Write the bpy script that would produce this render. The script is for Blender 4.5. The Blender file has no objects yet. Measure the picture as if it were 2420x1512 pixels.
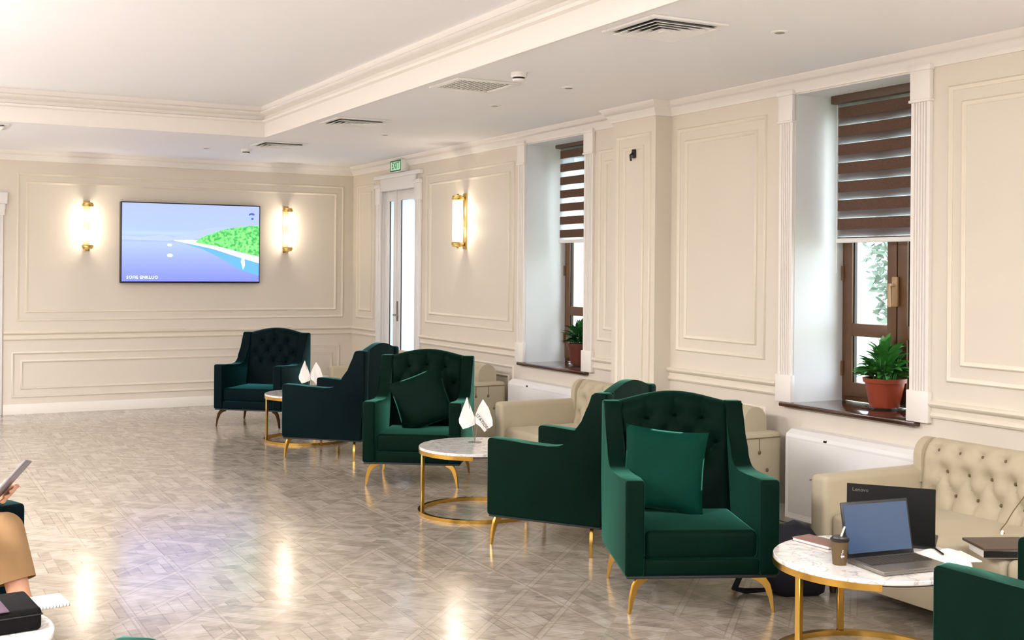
import bpy, bmesh, math, random
from mathutils import Vector, Matrix
random.seed(7)
C = bpy.context.scene.collection
sc = bpy.context.scene
R = math.radians

# ------------------------------------------------------------------ camera, world, exposure, added fill lights
cam_d = bpy.data.cameras.new('camera'); cam = bpy.data.objects.new('camera', cam_d); C.objects.link(cam)
yaw, roll = R(28.3), R(.46)
fw = Vector((math.sin(yaw), math.cos(yaw), 0)); rt = Vector((math.cos(yaw), -math.sin(yaw), 0)); up = Vector((0, 0, 1))
r2 = rt*math.cos(roll) + up*math.sin(roll); u2 = -rt*math.sin(roll) + up*math.cos(roll)
M = Matrix((r2, u2, -fw)).transposed().to_4x4(); M.translation = Vector((-4.99, -13.29, 1.55))
cam.matrix_world = M
cam_d.sensor_fit = 'HORIZONTAL'; cam_d.sensor_width = 36; cam_d.lens = 36*2776/2420; cam_d.shift_y = -117.4/2420
cam_d.clip_end = 200
sc.camera = cam

W = bpy.data.worlds.new('sky'); sc.world = W; W.use_nodes = True
W.node_tree.nodes['Background'].inputs[0].default_value = (.84, .93, 1, 1)
W.node_tree.nodes['Background'].inputs[1].default_value = 6.0

sc.view_settings.view_transform = 'Standard'; sc.view_settings.look = 'None'
sc.view_settings.gamma = 1; sc.view_settings.use_curve_mapping = False
sc.view_settings.exposure = 0.50

def area(name, loc, size, power, col, rot=(0, 0, 0), size_y=None):
    d = bpy.data.lights.new(name, 'AREA'); d.energy = power; d.color = col; d.size = size
    if size_y: d.shape = 'RECTANGLE'; d.size_y = size_y
    o = bpy.data.objects.new(name, d); o.location = loc; o.rotation_euler = rot; C.objects.link(o); return o
WARM = (.98, .955, 1.0)
# unseen fill lights added under the ceiling, left of and behind the camera
area('ceiling_fill', (-6.3, -2.6, 2.9), 1.4, 160, WARM)
area('ceiling_fill', (-6.3, -6.4, 2.9), 1.4, 160, WARM)
area('ceiling_fill', (-6.3, -10.2, 2.9), 1.4, 140, WARM)
area('ceiling_fill', (-3.2, -13.0, 2.9), 1.4, 80, WARM)
area('ceiling_fill', (-5.4, -15.5, 2.9), 1.8, 110, WARM)
# unseen upward fill lights, added out of frame to brighten the ceiling
for p_, w_ in (((-6.4, -2.4, 1.9), 55), ((-6.4, -6.0, 1.9), 50), ((-6.4, -9.6, 1.9), 50), ((-1.5, -13.9, 1.9), 130), ((-5.2, -14.6, 1.9), 80)):
    area('uplighter_lamp', p_, .6, w_, WARM, (math.pi, 0, 0))

# ------------------------------------------------------------------ materials
def mat(name, col, rough=.5, metal=0., sheen=0., sheen_tint=(1, 1, 1), noise=0., nscale=8., bump=0., bscale=60., spec=.5, coat=0., emit=None, estr=0., alpha=1.):
    m = bpy.data.materials.new(name); m.use_nodes = True; nt = m.node_tree; b = nt.nodes['Principled BSDF']
    b.inputs['Base Color'].default_value = (*col, 1); b.inputs['Roughness'].default_value = rough
    b.inputs['Metallic'].default_value = metal; b.inputs['Specular IOR Level'].default_value = spec
    b.inputs['Coat Weight'].default_value = coat; b.inputs['Alpha'].default_value = alpha
    if sheen:
        b.inputs['Sheen Weight'].default_value = sheen; b.inputs['Sheen Roughness'].default_value = .28
        b.inputs['Sheen Tint'].default_value = (*sheen_tint, 1)
    tc = nt.nodes.new('ShaderNodeTexCoord')
    if noise:
        n = nt.nodes.new('ShaderNodeTexNoise'); n.inputs['Scale'].default_value = nscale; n.inputs['Detail'].default_value = 5
        nt.links.new(tc.outputs['Object'], n.inputs['Vector'])
        mx = nt.nodes.new('ShaderNodeMix'); mx.data_type = 'RGBA'
        mx.inputs[6].default_value = (*[c*(1-noise) for c in col], 1); mx.inputs[7].default_value = (*[min(1, c*(1+noise)) for c in col], 1)
        nt.links.new(n.outputs[0], mx.inputs[0]); nt.links.new(mx.outputs[2], b.inputs['Base Color'])
    if bump:
        n = nt.nodes.new('ShaderNodeTexNoise'); n.inputs['Scale'].default_value = bscale; n.inputs['Detail'].default_value = 3
        nt.links.new(tc.outputs['Object'], n.inputs['Vector'])
        bp = nt.nodes.new('ShaderNodeBump'); bp.inputs['Strength'].default_value = bump; bp.inputs['Distance'].default_value = .004
        nt.links.new(n.outputs[0], bp.inputs['Height']); nt.links.new(bp.outputs[0], b.inputs['Normal'])
    if emit:
        b.inputs['Emission Color'].default_value = (*emit, 1); b.inputs['Emission Strength'].default_value = estr
    return m
def srgb(r, g, b):
    return tuple(((c/255+.055)/1.055)**2.4 if c > 10 else c/255/12.92 for c in (r, g, b))
m_wall = mat('cream_wall_paint', srgb(224, 215, 199), .6, noise=.02, nscale=3, bump=.05, bscale=120)
m_trim = mat('cream_gloss_trim', srgb(240, 235, 227), .38, noise=.01)
m_mould = mat('cream_moulding_paint', srgb(230, 221, 203), .4, noise=.01)
m_white = mat('white_paint', srgb(237, 235, 231), .4, noise=.01)
m_reveal = mat('white_plaster', srgb(232, 233, 231), .6, noise=.02, nscale=4)
m_ceil = mat('ceiling_paint', srgb(243, 242, 243), .7, noise=.015, nscale=2)
m_base = mat('white_baseboard', srgb(236, 231, 219), .35)
def velvet(name, col, tint):
    m = mat(name, col, .6, sheen=.62, sheen_tint=tint, noise=.35, nscale=5, bump=.12, bscale=220, spec=.06)
    return m
m_green = velvet('green_velvet', (.0002, .0092, .0054), (.18, .80, .58))
m_teal_lit = velvet('teal_velvet', (.0003, .0060, .0075), (.10, .60, .64))  # bluish cast of the light put into the chairs' green velvet colour
m_cush = velvet('cushion_velvet', (.0010, .036, .022), (.2, .8, .6))
m_btn = mat('dark_velvet_button', (.0004,.004,.0025), .9, spec=.02)
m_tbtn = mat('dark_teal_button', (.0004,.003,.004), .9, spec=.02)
m_gold = mat('polished_gold', srgb(212, 170, 84), .22, metal=1, noise=.1, nscale=20)
m_dgold = mat('dark_brass', srgb(70, 50, 30), .3, metal=1, noise=.1)
m_brass = mat('sconce_brass', srgb(214, 180, 110), .25, metal=1, noise=.08)
m_beige = mat('beige_velour', srgb(181, 170, 144), .7, sheen=.35, sheen_tint=srgb(240, 230, 210), noise=.08, nscale=6, bump=.08, bscale=200, spec=.2)
m_bbtn = mat('brown_button', srgb(112, 94, 64), .6, noise=.1)
m_wood = mat('brown_window_wood', srgb(96, 63, 32), .4, noise=.25, nscale=12)
m_handle = mat('beige_handle', srgb(176, 140, 98), .35, noise=.1)
m_sill = mat('dark_polished_sill', srgb(66, 38, 26), .16, noise=.3, nscale=10, coat=.5)
def blind_mat():
    m = bpy.data.materials.new('brown_blind_fabric'); m.use_nodes = True; nt = m.node_tree; nt.nodes.clear(); N = nt.nodes
    o = N.new('ShaderNodeOutputMaterial'); mx = N.new('ShaderNodeMixShader'); d = N.new('ShaderNodeBsdfDiffuse'); t = N.new('ShaderNodeBsdfTranslucent'); n = N.new('ShaderNodeTexNoise'); n.inputs['Scale'].default_value = 80
    tc = N.new('ShaderNodeTexCoord'); nt.links.new(tc.outputs['Object'], n.inputs['Vector']); cr = N.new('ShaderNodeValToRGB')
    cr.color_ramp.elements[0].color = (*srgb(108, 84, 70), 1); cr.color_ramp.elements[1].color = (*srgb(134, 108, 94), 1); nt.links.new(n.outputs[0], cr.inputs[0])
    nt.links.new(cr.outputs[0], d.inputs[0]); nt.links.new(cr.outputs[0], t.inputs[0]); mx.inputs[0].default_value = .34
    nt.links.new(d.outputs[0], mx.inputs[1]); nt.links.new(t.outputs[0], mx.inputs[2]); nt.links.new(mx.outputs[0], o.inputs[0]); return m
m_blind = blind_mat()
m_head = mat('brown_headrail', srgb(86, 66, 50), .5, noise=.2, nscale=20)
m_black = mat('black_plastic', srgb(14, 14, 14), .35, noise=.05)
m_darkbag = mat('navy_bag_cloth', srgb(8, 9, 24), .8, noise=.2, bump=.2, bscale=80)
m_bagtex = mat('black_woven_bag', srgb(13, 11, 12), .85, spec=.15, noise=.3, nscale=30, bump=.4, bscale=60)
m_dark = mat('dark_gap', srgb(20, 20, 22), .6, noise=.02)
m_silver = mat('silver_metal', srgb(138, 132, 122), .35, metal=.7, noise=.05)
m_keys = mat('laptop_keys', srgb(62, 57, 48), .5, noise=.2, nscale=50)
m_lcd = mat('blue_grey_screen', srgb(58, 80, 110), .25, noise=.06, nscale=20)
m_lid = mat('black_lid', srgb(12, 12, 9), .6, spec=.2, noise=.3, nscale=30)
m_paper = mat('white_paper', srgb(240, 236, 228), .7, noise=.01)
m_brownbook = mat('brown_leather_cover', srgb(140, 104, 92), .5, noise=.1, nscale=30)
m_cup = mat('brown_paper_cup', srgb(92, 72, 42), .5, noise=.05)
m_cuplid = mat('black_cup_lid', srgb(28, 20, 18), .35, noise=.05)
m_terra = mat('terracotta_pot', srgb(146, 60, 32), .4, noise=.15, nscale=14)
m_dterra = mat('dark_brown_pot', srgb(96, 40, 26), .4, noise=.15, nscale=14)
m_leaf = mat('green_leaf', srgb(62, 128, 52), .45, noise=.3, nscale=9)
m_leafd = mat('deep_green_leaf', srgb(38, 92, 40), .45, noise=.3, nscale=9)
m_soil = mat('soil', srgb(40, 28, 20), .9, noise=.4, nscale=40)
m_skin = mat('skin', srgb(214, 160, 128), .5, noise=.05, nscale=14)
m_trous = mat('tan_trousers', srgb(158, 124, 84), .85, noise=.12, nscale=16, bump=1.0, bscale=13)
m_shirt = mat('dark_shirt', srgb(30, 36, 46), .85, noise=.15, bump=.3, bscale=30)
m_hair = mat('brown_hair', srgb(50, 34, 24), .7, noise=.3, nscale=40)
m_shoe = mat('brown_shoe', srgb(58, 40, 30), .4, noise=.1)
m_tablet = mat('grey_tablet_back', srgb(120, 112, 118), .4, noise=.04)
m_out = mat('outside_render', srgb(236, 238, 240), .8, noise=.03)
m_grass = mat('outside_ground', srgb(150, 160, 130), .9, noise=.2)
m_foliage = mat('tree_foliage', srgb(122, 144, 126), .7, noise=.5, nscale=3)
m_bark = mat('tree_bark', srgb(120, 100, 80), .9, noise=.3)
m_exit = mat('exit_face', srgb(176, 220, 186), .5, emit=srgb(170, 220, 182), estr=.35)
m_exitg = mat('exit_green', srgb(8, 84, 56), .5, emit=srgb(8, 84, 56), estr=.1)
m_bulb = mat('lit_bulb', (1, .86, .62), .5, emit=(1, .88, .70), estr=16)
m_lounge = mat('pale_outdoor', srgb(220, 226, 235), .8)
def sheet(name, col, a):        # translucent woven sheer
    m = bpy.data.materials.new(name); m.use_nodes = True; nt = m.node_tree; nt.nodes.clear()
    o = nt.nodes.new('ShaderNodeOutputMaterial'); mx = nt.nodes.new('ShaderNodeMixShader'); t = nt.nodes.new('ShaderNodeBsdfTransparent')
    d = nt.nodes.new('ShaderNodeBsdfTranslucent'); d.inputs[0].default_value = (*col, 1); mx.inputs[0].default_value = a
    nt.links.new(t.outputs[0], mx.inputs[1]); nt.links.new(d.outputs[0], mx.inputs[2]); nt.links.new(mx.outputs[0], o.inputs[0]); return m
m_sheer = sheet('blind_sheer', srgb(240, 244, 248), .55)
def glassy(name, tint, refl):
    m = bpy.data.materials.new(name); m.use_nodes = True; nt = m.node_tree; nt.nodes.clear()
    o = nt.nodes.new('ShaderNodeOutputMaterial'); mx = nt.nodes.new('ShaderNodeMixShader'); t = nt.nodes.new('ShaderNodeBsdfTransparent')
    t.inputs[0].default_value = (*tint, 1); g = nt.nodes.new('ShaderNodeBsdfGlossy'); g.inputs['Roughness'].default_value = .03
    mx.inputs[0].default_value = refl
    nt.links.new(t.outputs[0], mx.inputs[1]); nt.links.new(g.outputs[0], mx.inputs[2]); nt.links.new(mx.outputs[0], o.inputs[0]); return m
m_glass = glassy('window_glass', (.97, .98, 1), .06)
m_tube = sheet('ribbed_glass_tube', (1, .95, .86), .13)
m_acryl = glassy('clear_acrylic', (.9, .93, .92), .2)
m_frost = sheet('frosted_door_glass', srgb(222, 225, 232), .975)
m_saucer = glassy('clear_saucer', (.9, .88, .85), .2)

def marble():
    m = mat('white_marble', srgb(232, 228, 220), .12, coat=.3); nt = m.node_tree; b = nt.nodes['Principled BSDF']
    tc = nt.nodes.new('ShaderNodeTexCoord'); n = nt.nodes.new('ShaderNodeTexNoise'); n.inputs['Scale'].default_value = 7
    n.inputs['Detail'].default_value = 8; n.inputs['Distortion'].default_value = 1.6
    nt.links.new(tc.outputs['Object'], n.inputs['Vector'])
    cr = nt.nodes.new('ShaderNodeValToRGB'); e = cr.color_ramp.elements
    e[0].position = .40; e[0].color = (*srgb(236, 232, 224), 1); e[1].position = .60; e[1].color = (*srgb(228, 224, 218), 1)
    x = e.new(.5); x.color = (*srgb(184, 176, 168), 1); x = e.new(.475); x.color = (*srgb(226, 221, 213), 1); x = e.new(.525); x.color = (*srgb(222, 217, 210), 1)
    nt.links.new(n.outputs[0], cr.inputs[0]); nt.links.new(cr.outputs[0], b.inputs['Base Color']); return m
m_marble = marble()

def floor_mat():
    m = bpy.data.materials.new('parquet_print_tile'); m.use_nodes = True; nt = m.node_tree; N = nt.nodes; L = nt.links
    b = N['Principled BSDF']; tc = N.new('ShaderNodeTexCoord'); sep = N.new('ShaderNodeSeparateXYZ'); L.new(tc.outputs['Object'], sep.inputs[0])
    def mth(op, a, bb=None, c=None):
        n = N.new('ShaderNodeMath'); n.operation = op
        for i, v in enumerate((a, bb, c)):
            if v is None: continue
            if isinstance(v, (int, float)): n.inputs[i].default_value = v
            else: L.new(v, n.inputs[i])
        return n.outputs[0]
    X, Y = sep.outputs[0], sep.outputs[1]
    def strip(v, per, w):      # 1 inside strips repeating every per
        p = mth('PINGPONG', mth('ADD', v, 10*per), per/2)
        return mth('LESS_THAN', p, w)
    def dark(v, per, w):       # thin line at the strip's edge
        p = mth('PINGPONG', mth('ADD', v, 10*per), per/2)
        return mth('LESS_THAN', mth('ABSOLUTE', mth('SUBTRACT', p, w)), .0045)
    d1 = mth('SUBTRACT', Y, X); d2 = mth('ADD', Y, X)
    s = mth('MAXIMUM', mth('MAXIMUM', strip(X, .36, .015), mth('MULTIPLY', strip(Y, .36, .015), .35)), mth('MAXIMUM', strip(d1, .36, .022), mth('MULTIPLY', strip(d2, .36, .022), .3)))
    k = mth('MAXIMUM', mth('MAXIMUM', dark(X, .36, .015), mth('MULTIPLY', dark(Y, .36, .015), .3)), mth('MAXIMUM', dark(d1, .36, .022), mth('MULTIPLY', dark(d2, .36, .022), .3)))
    oi = N.new('ShaderNodeObjectInfo')
    def rnd(a, b_, seed):
        c_ = N.new('ShaderNodeCombineXYZ'); L.new(mth('FLOOR', a), c_.inputs[0]); L.new(mth('FLOOR', b_), c_.inputs[1]); L.new(mth('ADD', oi.outputs['Random'], seed), c_.inputs[2])
        w_ = N.new('ShaderNodeTexWhiteNoise'); L.new(c_.outputs[0], w_.inputs['Vector']); return w_.outputs[0]
    msk = mth('ADD', mth('MULTIPLY', mth('GREATER_THAN', rnd(mth('MULTIPLY', X, 2.7778), mth('MULTIPLY', Y, 2.7778), 3.1), .42), .85), .15)
    s = mth('MULTIPLY', s, msk); k = mth('MULTIPLY', k, msk)
    # short boards with dark edges inside the fields, laid two ways
    pick = mth('GREATER_THAN', rnd(mth('MULTIPLY', d1, 2.7778), mth('MULTIPLY', d2, 2.7778), 1.7), .5)
    def lerp(a, b_): return mth('ADD', mth('MULTIPLY', a, pick), mth('MULTIPLY', b_, mth('SUBTRACT', 1, pick)))
    bu = lerp(mth('MULTIPLY', X, 16.7), mth('MULTIPLY', d2, 11.8)); bv = lerp(mth('MULTIPLY', Y, 5.56), mth('MULTIPLY', d1, 4.2))
    fr_ = mth('FRACT', mth('ADD', bu, 50)); edge = mth('LESS_THAN', fr_, .09)
    brd = rnd(mth('ADD', bu, 50), mth('ADD', bv, 50), 7.7)
    edge = mth('MULTIPLY', edge, mth('GREATER_THAN', brd, .35))
    cmb = N.new('ShaderNodeCombineXYZ'); L.new(mth('ADD', X, mth('MULTIPLY', oi.outputs['Random'], 50)), cmb.inputs[0]); L.new(Y, cmb.inputs[1])
    n1 = N.new('ShaderNodeTexNoise'); n1.inputs['Scale'].default_value = 13; n1.inputs['Detail'].default_value = 4; L.new(cmb.outputs[0], n1.inputs['Vector'])
    mp = N.new('ShaderNodeMapping'); mp.inputs['Scale'].default_value = (6, 60, 1); L.new(cmb.outputs[0], mp.inputs[0])
    n2 = N.new('ShaderNodeTexNoise'); n2.inputs['Scale'].default_value = 1; n2.inputs['Detail'].default_value = 4; L.new(mp.outputs[0], n2.inputs['Vector'])
    # plank cells
    c2 = N.new('ShaderNodeCombineXYZ'); L.new(mth('FLOOR', mth('ADD', bu, 50)), c2.inputs[0]); L.new(mth('FLOOR', mth('ADD', bv, 50)), c2.inputs[1]); L.new(oi.outputs['Random'], c2.inputs[2])
    wn = N.new('ShaderNodeTexWhiteNoise'); L.new(c2.outputs[0], wn.inputs['Vector'])
    v = mth('ADD', mth('ADD', mth('MULTIPLY', n1.outputs[0], .75), mth('MULTIPLY', n2.outputs[0], .60)), mth('MULTIPLY', wn.outputs[0], .36))
    v = mth('SUBTRACT', mth('SUBTRACT', v, .36), mth('MULTIPLY', edge, .28))
    cr = N.new('ShaderNodeValToRGB'); e = cr.color_ramp.elements
    e[0].position = .12; e[0].color = (*srgb(130, 118, 104), 1); e[1].position = .88; e[1].color = (*srgb(188, 179, 166), 1)
    x = e.new(.5); x.color = (*srgb(163, 152, 136), 1)
    L.new(v, cr.inputs[0])
    mx = N.new('ShaderNodeMix'); mx.data_type = 'RGBA'; L.new(mth('MULTIPLY', s, .34), mx.inputs[0]); L.new(cr.outputs[0], mx.inputs[6]); mx.inputs[7].default_value = (*srgb(184, 174, 156), 1)
    mx2 = N.new('ShaderNodeMix'); mx2.data_type = 'RGBA'; L.new(mth('MULTIPLY', k, .35), mx2.inputs[0]); L.new(mx.outputs[2], mx2.inputs[6]); mx2.inputs[7].default_value = (*srgb(112, 96, 78), 1)
    L.new(mx2.outputs[2], b.inputs['Base Color'])
    b.inputs['Roughness'].default_value = .165; b.inputs['Specular IOR Level'].default_value = .9; b.inputs['IOR'].default_value = 1.9
    bp = N.new('ShaderNodeBump'); bp.inputs['Strength'].default_value = .12; bp.inputs['Distance'].default_value = .004
    L.new(n1.outputs[0], bp.inputs['Height']); L.new(bp.outputs[0], b.inputs['Normal'])
    return m
m_floor = floor_mat()
m_grout = mat('tile_joint', srgb(120, 106, 88), .7)

# ------------------------------------------------------------------ mesh helpers
def new(): return bmesh.new()
def box(bm, x0, x1, y0, y1, z0, z1, bev=0, seg=2, mtx=None):
    r = bmesh.ops.create_cube(bm, size=1, matrix=Matrix.Translation(((x0+x1)/2, (y0+y1)/2, (z0+z1)/2)) @ Matrix.Diagonal((abs(x1-x0), abs(y1-y0), abs(z1-z0), 1)))
    vs = r['verts']
    if bev:
        es = list({e for v in vs for e in v.link_edges})
        q = bmesh.ops.bevel(bm, geom=es, offset=bev, segments=seg, affect='EDGES', profile=.5, clamp_overlap=True)
        vs = list({v for f in q['faces'] for v in f.verts} | {v for v in vs if v.is_valid})
    if mtx is not None: bmesh.ops.transform(bm, matrix=mtx, verts=vs)
    return vs
def prism(bm, prof, a0, a1, axis='x'):
    """extrude a closed 2-D profile along an axis; profile is (y,z) for x, (x,z) for y, (x,y) for z"""
    def p(t, q):
        return {'x': (t, q[0], q[1]), 'y': (q[0], t, q[1]), 'z': (q[0], q[1], t)}[axis]
    A = [bm.verts.new(p(a0, q)) for q in prof]; B = [bm.verts.new(p(a1, q)) for q in prof]
    n = len(prof)
    for i in range(n):
        j = (i+1) % n; bm.faces.new((A[i], A[j], B[j], B[i]))
    bm.faces.new(A[::-1]); bm.faces.new(B)
    return A+B
def lathe(bm, prof, n=32, cx=0, cy=0, cap=True, a0=0, a1=2*math.pi):
    full = abs(a1-a0-2*math.pi) < 1e-6; rings = []
    cnt = n if full else n+1
    for r, z in prof:
        rings.append([bm.verts.new((cx+r*math.cos(a0+(a1-a0)*i/n), cy+r*math.sin(a0+(a1-a0)*i/n), z)) for i in range(cnt)])
    for k in range(len(prof)-1):
        for i in range(n):
            j = (i+1) % cnt
            bm.faces.new((rings[k][i], rings[k][j], rings[k+1][j], rings[k+1][i]))
    if cap and full:
        if prof[0][0] > 1e-5: bm.faces.new(rings[0][::-1])
        if prof[-1][0] > 1e-5: bm.faces.new(rings[-1])
    if not full and len(prof) > 2 and prof[0] != prof[-1]:
        bm.faces.new([r[0] for r in rings]); bm.faces.new([r[-1] for r in rings][::-1])
    return rings
def tube(bm, pts, rad, n=8, cap=True):
    pts = [Vector(p) for p in pts]; rings = []; prev = None
    for i, p in enumerate(pts):
        t = (pts[min(i+1, len(pts)-1)] - pts[max(i-1, 0)]).normalized()
        if prev is None: a = Vector((0, 0, 1)) if abs(t.z) < .9 else Vector((1, 0, 0)); u = t.cross(a).normalized()
        else: u = (prev - t*prev.dot(t)).normalized()
        prev = u; w = t.cross(u); r = rad[i] if isinstance(rad, (list, tuple)) else rad
        rings.append([bm.verts.new(p + (u*math.cos(2*math.pi*k/n) + w*math.sin(2*math.pi*k/n))*r) for k in range(n)])
    for a, b in zip(rings, rings[1:]):
        for k in range(n): bm.faces.new((a[k], a[(k+1) % n], b[(k+1) % n], b[k]))
    if cap: bm.faces.new(rings[0][::-1]); bm.faces.new(rings[-1])
def obj(name, bm, m, parent=None, loc=(0, 0, 0), rot=(0, 0, 0), smooth=True, ang=38, recalc=True):
    if recalc: bmesh.ops.recalc_face_normals(bm, faces=bm.faces)
    me = bpy.data.meshes.new(name); bm.to_mesh(me); bm.free()
    if smooth:
        for p in me.polygons: p.use_smooth = True
        me.set_sharp_from_angle(angle=R(ang))
    me.materials.append(m)
    o = bpy.data.objects.new(name, me); C.objects.link(o); o.location = loc; o.rotation_euler = rot
    if parent: o.parent = parent
    return o
def thing(name, label, cat, loc=(0, 0, 0), rz=0, group=None):
    o = bpy.data.objects.new(name, None); o.empty_display_size = .05; C.objects.link(o); o.location = loc; o.rotation_euler = (0, 0, rz)
    o['label'] = label; o['category'] = cat
    if group: o['group'] = group
    return o
def tag(o, label, cat, group=None):
    o['label'] = label; o['category'] = cat
    if group: o['group'] = group
    return o
def struct(o, label=None):
    o['kind'] = 'structure'
    if label: o['label'] = label
    return o
kids = {}
def dup(root, loc, rz, label, group=None):
    r = root.copy(); C.objects.link(r); r.location = loc; r.rotation_euler = (0, 0, rz); r['label'] = label
    if group: r['group'] = group
    for ch in list(root.children):
        c = ch.copy(); C.objects.link(c); c.parent = r
        for g in ch.children:
            d = g.copy(); C.objects.link(d); d.parent = c
    return r
def text_bm(s, size, depth=.0005, spacing=1.0):
    cu = bpy.data.curves.new('t', 'FONT'); cu.body = s; cu.size = size; cu.extrude = depth; cu.align_x = 'CENTER'; cu.align_y = 'CENTER'; cu.resolution_u = 2
    cu.space_character = spacing
    o = bpy.data.objects.new('t', cu); C.objects.link(o); dg = bpy.context.evaluated_depsgraph_get()
    me = bpy.data.meshes.new_from_object(o.evaluated_get(dg)); bm = bmesh.new(); bm.from_mesh(me)
    bpy.data.objects.remove(o); bpy.data.curves.remove(cu); bpy.data.meshes.remove(me); return bm

# ------------------------------------------------------------------ room shell
XL, YB, ZC, ZT = -9.0, -17.5, 2.76, 3.02
T = .45
DOOR = (-.92, -1.90, 0, 2.47)
WINS = [(-4.28, -5.27), (-7.71, -8.66), (-11.15, -12.1), (-14.55, -15.5)]
ZS, ZH = .745, 2.655
bm = new()       # right wall, with door and windows cut out
def wseg(y1, y0, z0, z1): box(bm, 0, T, y0, y1, z0, z1)
y = 0.2
wseg(y, DOOR[0], 0, 3.1); wseg(DOOR[0], DOOR[1], DOOR[3], 3.1)
y = DOOR[1]
for a, b_ in WINS:
    wseg(y, a, 0, 3.1); wseg(a, b_, 0, ZS-.02); wseg(a, b_, ZH, 3.1); y = b_
wseg(y, YB, 0, 3.1)
struct(obj('wall_right', bm, m_wall, smooth=False))
bm = new(); box(bm, -.14, 0, -6.42, -5.87, 0, ZC); struct(obj('trim_1', bm, m_wall, smooth=False), 'projecting wall pier between the two windows')
bm = new()       # back wall with a doorway at its left end
box(bm, -3.99, .45, 0, .2, 0, 3.1); box(bm, -5.0, -3.99, 0, .2, 2.16, 3.1); box(bm, XL-.2, -5.0, 0, .2, 0, 3.1)
struct(obj('wall_back', bm, m_wall, smooth=False))
bm = new(); box(bm, XL-.2, XL, YB, 0, 0, 3.1); struct(obj('wall_left', bm, m_wall, smooth=False))
bm = new(); box(bm, XL-.2, T, YB-.2, YB, 0, 3.1); struct(obj('wall_front', bm, m_wall, smooth=False))
# ceiling: lower ring and raised tray
TX0, TX1, TY0, TY1 = -7.1, -1.88, -14.8, -2.73
bm = new()
box(bm, XL, TX0, YB, 0, ZC, 3.2); box(bm, TX1, .45, YB, 0, ZC, 3.2); box(bm, TX0, TX1, TY1, 0, ZC, 3.2); box(bm, TX0, TX1, YB, TY0, ZC, 3.2)
box(bm, TX0, TX1, TY0, TY1, ZT, 3.2)
struct(obj('ceiling', bm, m_ceil, smooth=False))
# floor bed and tiles
bm = new(); box(bm, XL, T, YB, .2, -.1, -.003)
floor = struct(obj('floor', bm, m_grout, smooth=False))
bm = new(); h = .3592
vs = [bm.verts.new(v) for v in ((-h, -h, 0), (h, -h, 0), (h, h, 0), (-h, h, 0))]; bm.faces.new(vs)
vb = [bm.verts.new((v.co.x*1.002, v.co.y*1.002, -.003)) for v in vs]
for i in range(4): bm.faces.new((vs[i], vb[i], vb[(i+1) % 4], vs[(i+1) % 4]))
tile0 = obj('tile', bm, m_floor, floor, smooth=False)
first = True
nt_ = 0
for i in range(13):
    for j in range(25):
        x = -.03 - .36 - i*.72; y_ = -.36 - j*.72
        if x < XL or y_ < YB: continue
        if y_ < -11.6 and x > -1: pass
        if nt_ >= 298: continue
        # only tiles in or near the photographed part of the floor
        if x < -6.2 or y_ < -13.6: continue
        o = tile0 if first else tile0.copy()
        if not first: C.objects.link(o); o.parent = floor
        first = False; o.location = (x, y_, 0); nt_ += 1
bm = new()
for i in range(13):
    for j in range(25):
        x = -.03 - .36 - i*.72; y_ = -.36 - j*.72
        if x < XL-.3 or y_ < YB-.3 or not (x < -6.2 or y_ < -13.6): continue
        vs = [bm.verts.new((x+a, y_+b_, 0)) for a, b_ in ((-h, -h), (h, -h), (h, h), (-h, h))]; bm.faces.new(vs)
o = obj('far_tiles', bm, m_floor, floor, smooth=False); o['kind'] = 'stuff'

# mouldings -----------------------------------------------------------------
def sweep(bm, path, prof, closed=False):
    """prof = [(offset to the left-hand normal, z)], path in XY, mitred"""
    n = len(path); P = [Vector(p) for p in path]; rings = []
    for i in range(n):
        a = P[i-1] if (i > 0 or closed) else None; b_ = P[(i+1) % n] if (i < n-1 or closed) else None
        d1 = (P[i]-a).normalized() if a is not None else None; d2 = (b_-P[i]).normalized() if b_ is not None else None
        n1 = Vector((-d1.y, d1.x)) if d1 else None; n2 = Vector((-d2.y, d2.x)) if d2 else None
        if n1 is None: m = n2
        elif n2 is None: m = n1
        else: m = (n1+n2); m = m/(m.dot(n1))
        rings.append([bm.verts.new((P[i].x+m.x*o, P[i].y+m.y*o, z)) for o, z in prof])
    k = len(prof)
    for i in range(n if closed else n-1):
        A, B = rings[i], rings[(i+1) % n]
        for j in range(k): bm.faces.new((A[j], A[(j+1) % k], B[(j+1) % k], B[j]))
    if not closed: bm.faces.new(rings[0]); bm.faces.new(rings[-1][::-1])
crown = [(0, 2.66), (-.012, 2.66), (-.016, 2.672), (-.03, 2.69), (-.04, 2.705), (-.044, 2.715), (-.052, 2.718), (-.062, 2.735), (-.078, 2.748), (-.08, 2.76), (0, 2.76)]
bm = new(); room = [(XL, 0), (0, 0), (0, -5.87), (-.14, -5.87), (-.14, -6.42), (0, -6.42), (0, YB), (XL, YB)]
sweep(bm, room, [(o, z) for o, z in crown], closed=True)
struct(obj('trim_2', bm, m_trim, ang=50), 'crown moulding where the walls meet the ceiling')
basep = [(0, 0), (-.018, 0), (-.018, .085), (-.012, .095), (-.009, .105), (0, .105)]
bm = new(); sweep(bm, [(-3.85, 0), (0, 0), (0, -.80)], basep); struct(obj('baseboard_back', bm, m_base))
bm = new(); sweep(bm, [(0, -2.03), (0, -5.87), (-.14, -5.87), (-.14, -6.42), (0, -6.42), (0, YB)], basep); struct(obj('baseboard_right', bm, m_base))
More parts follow.
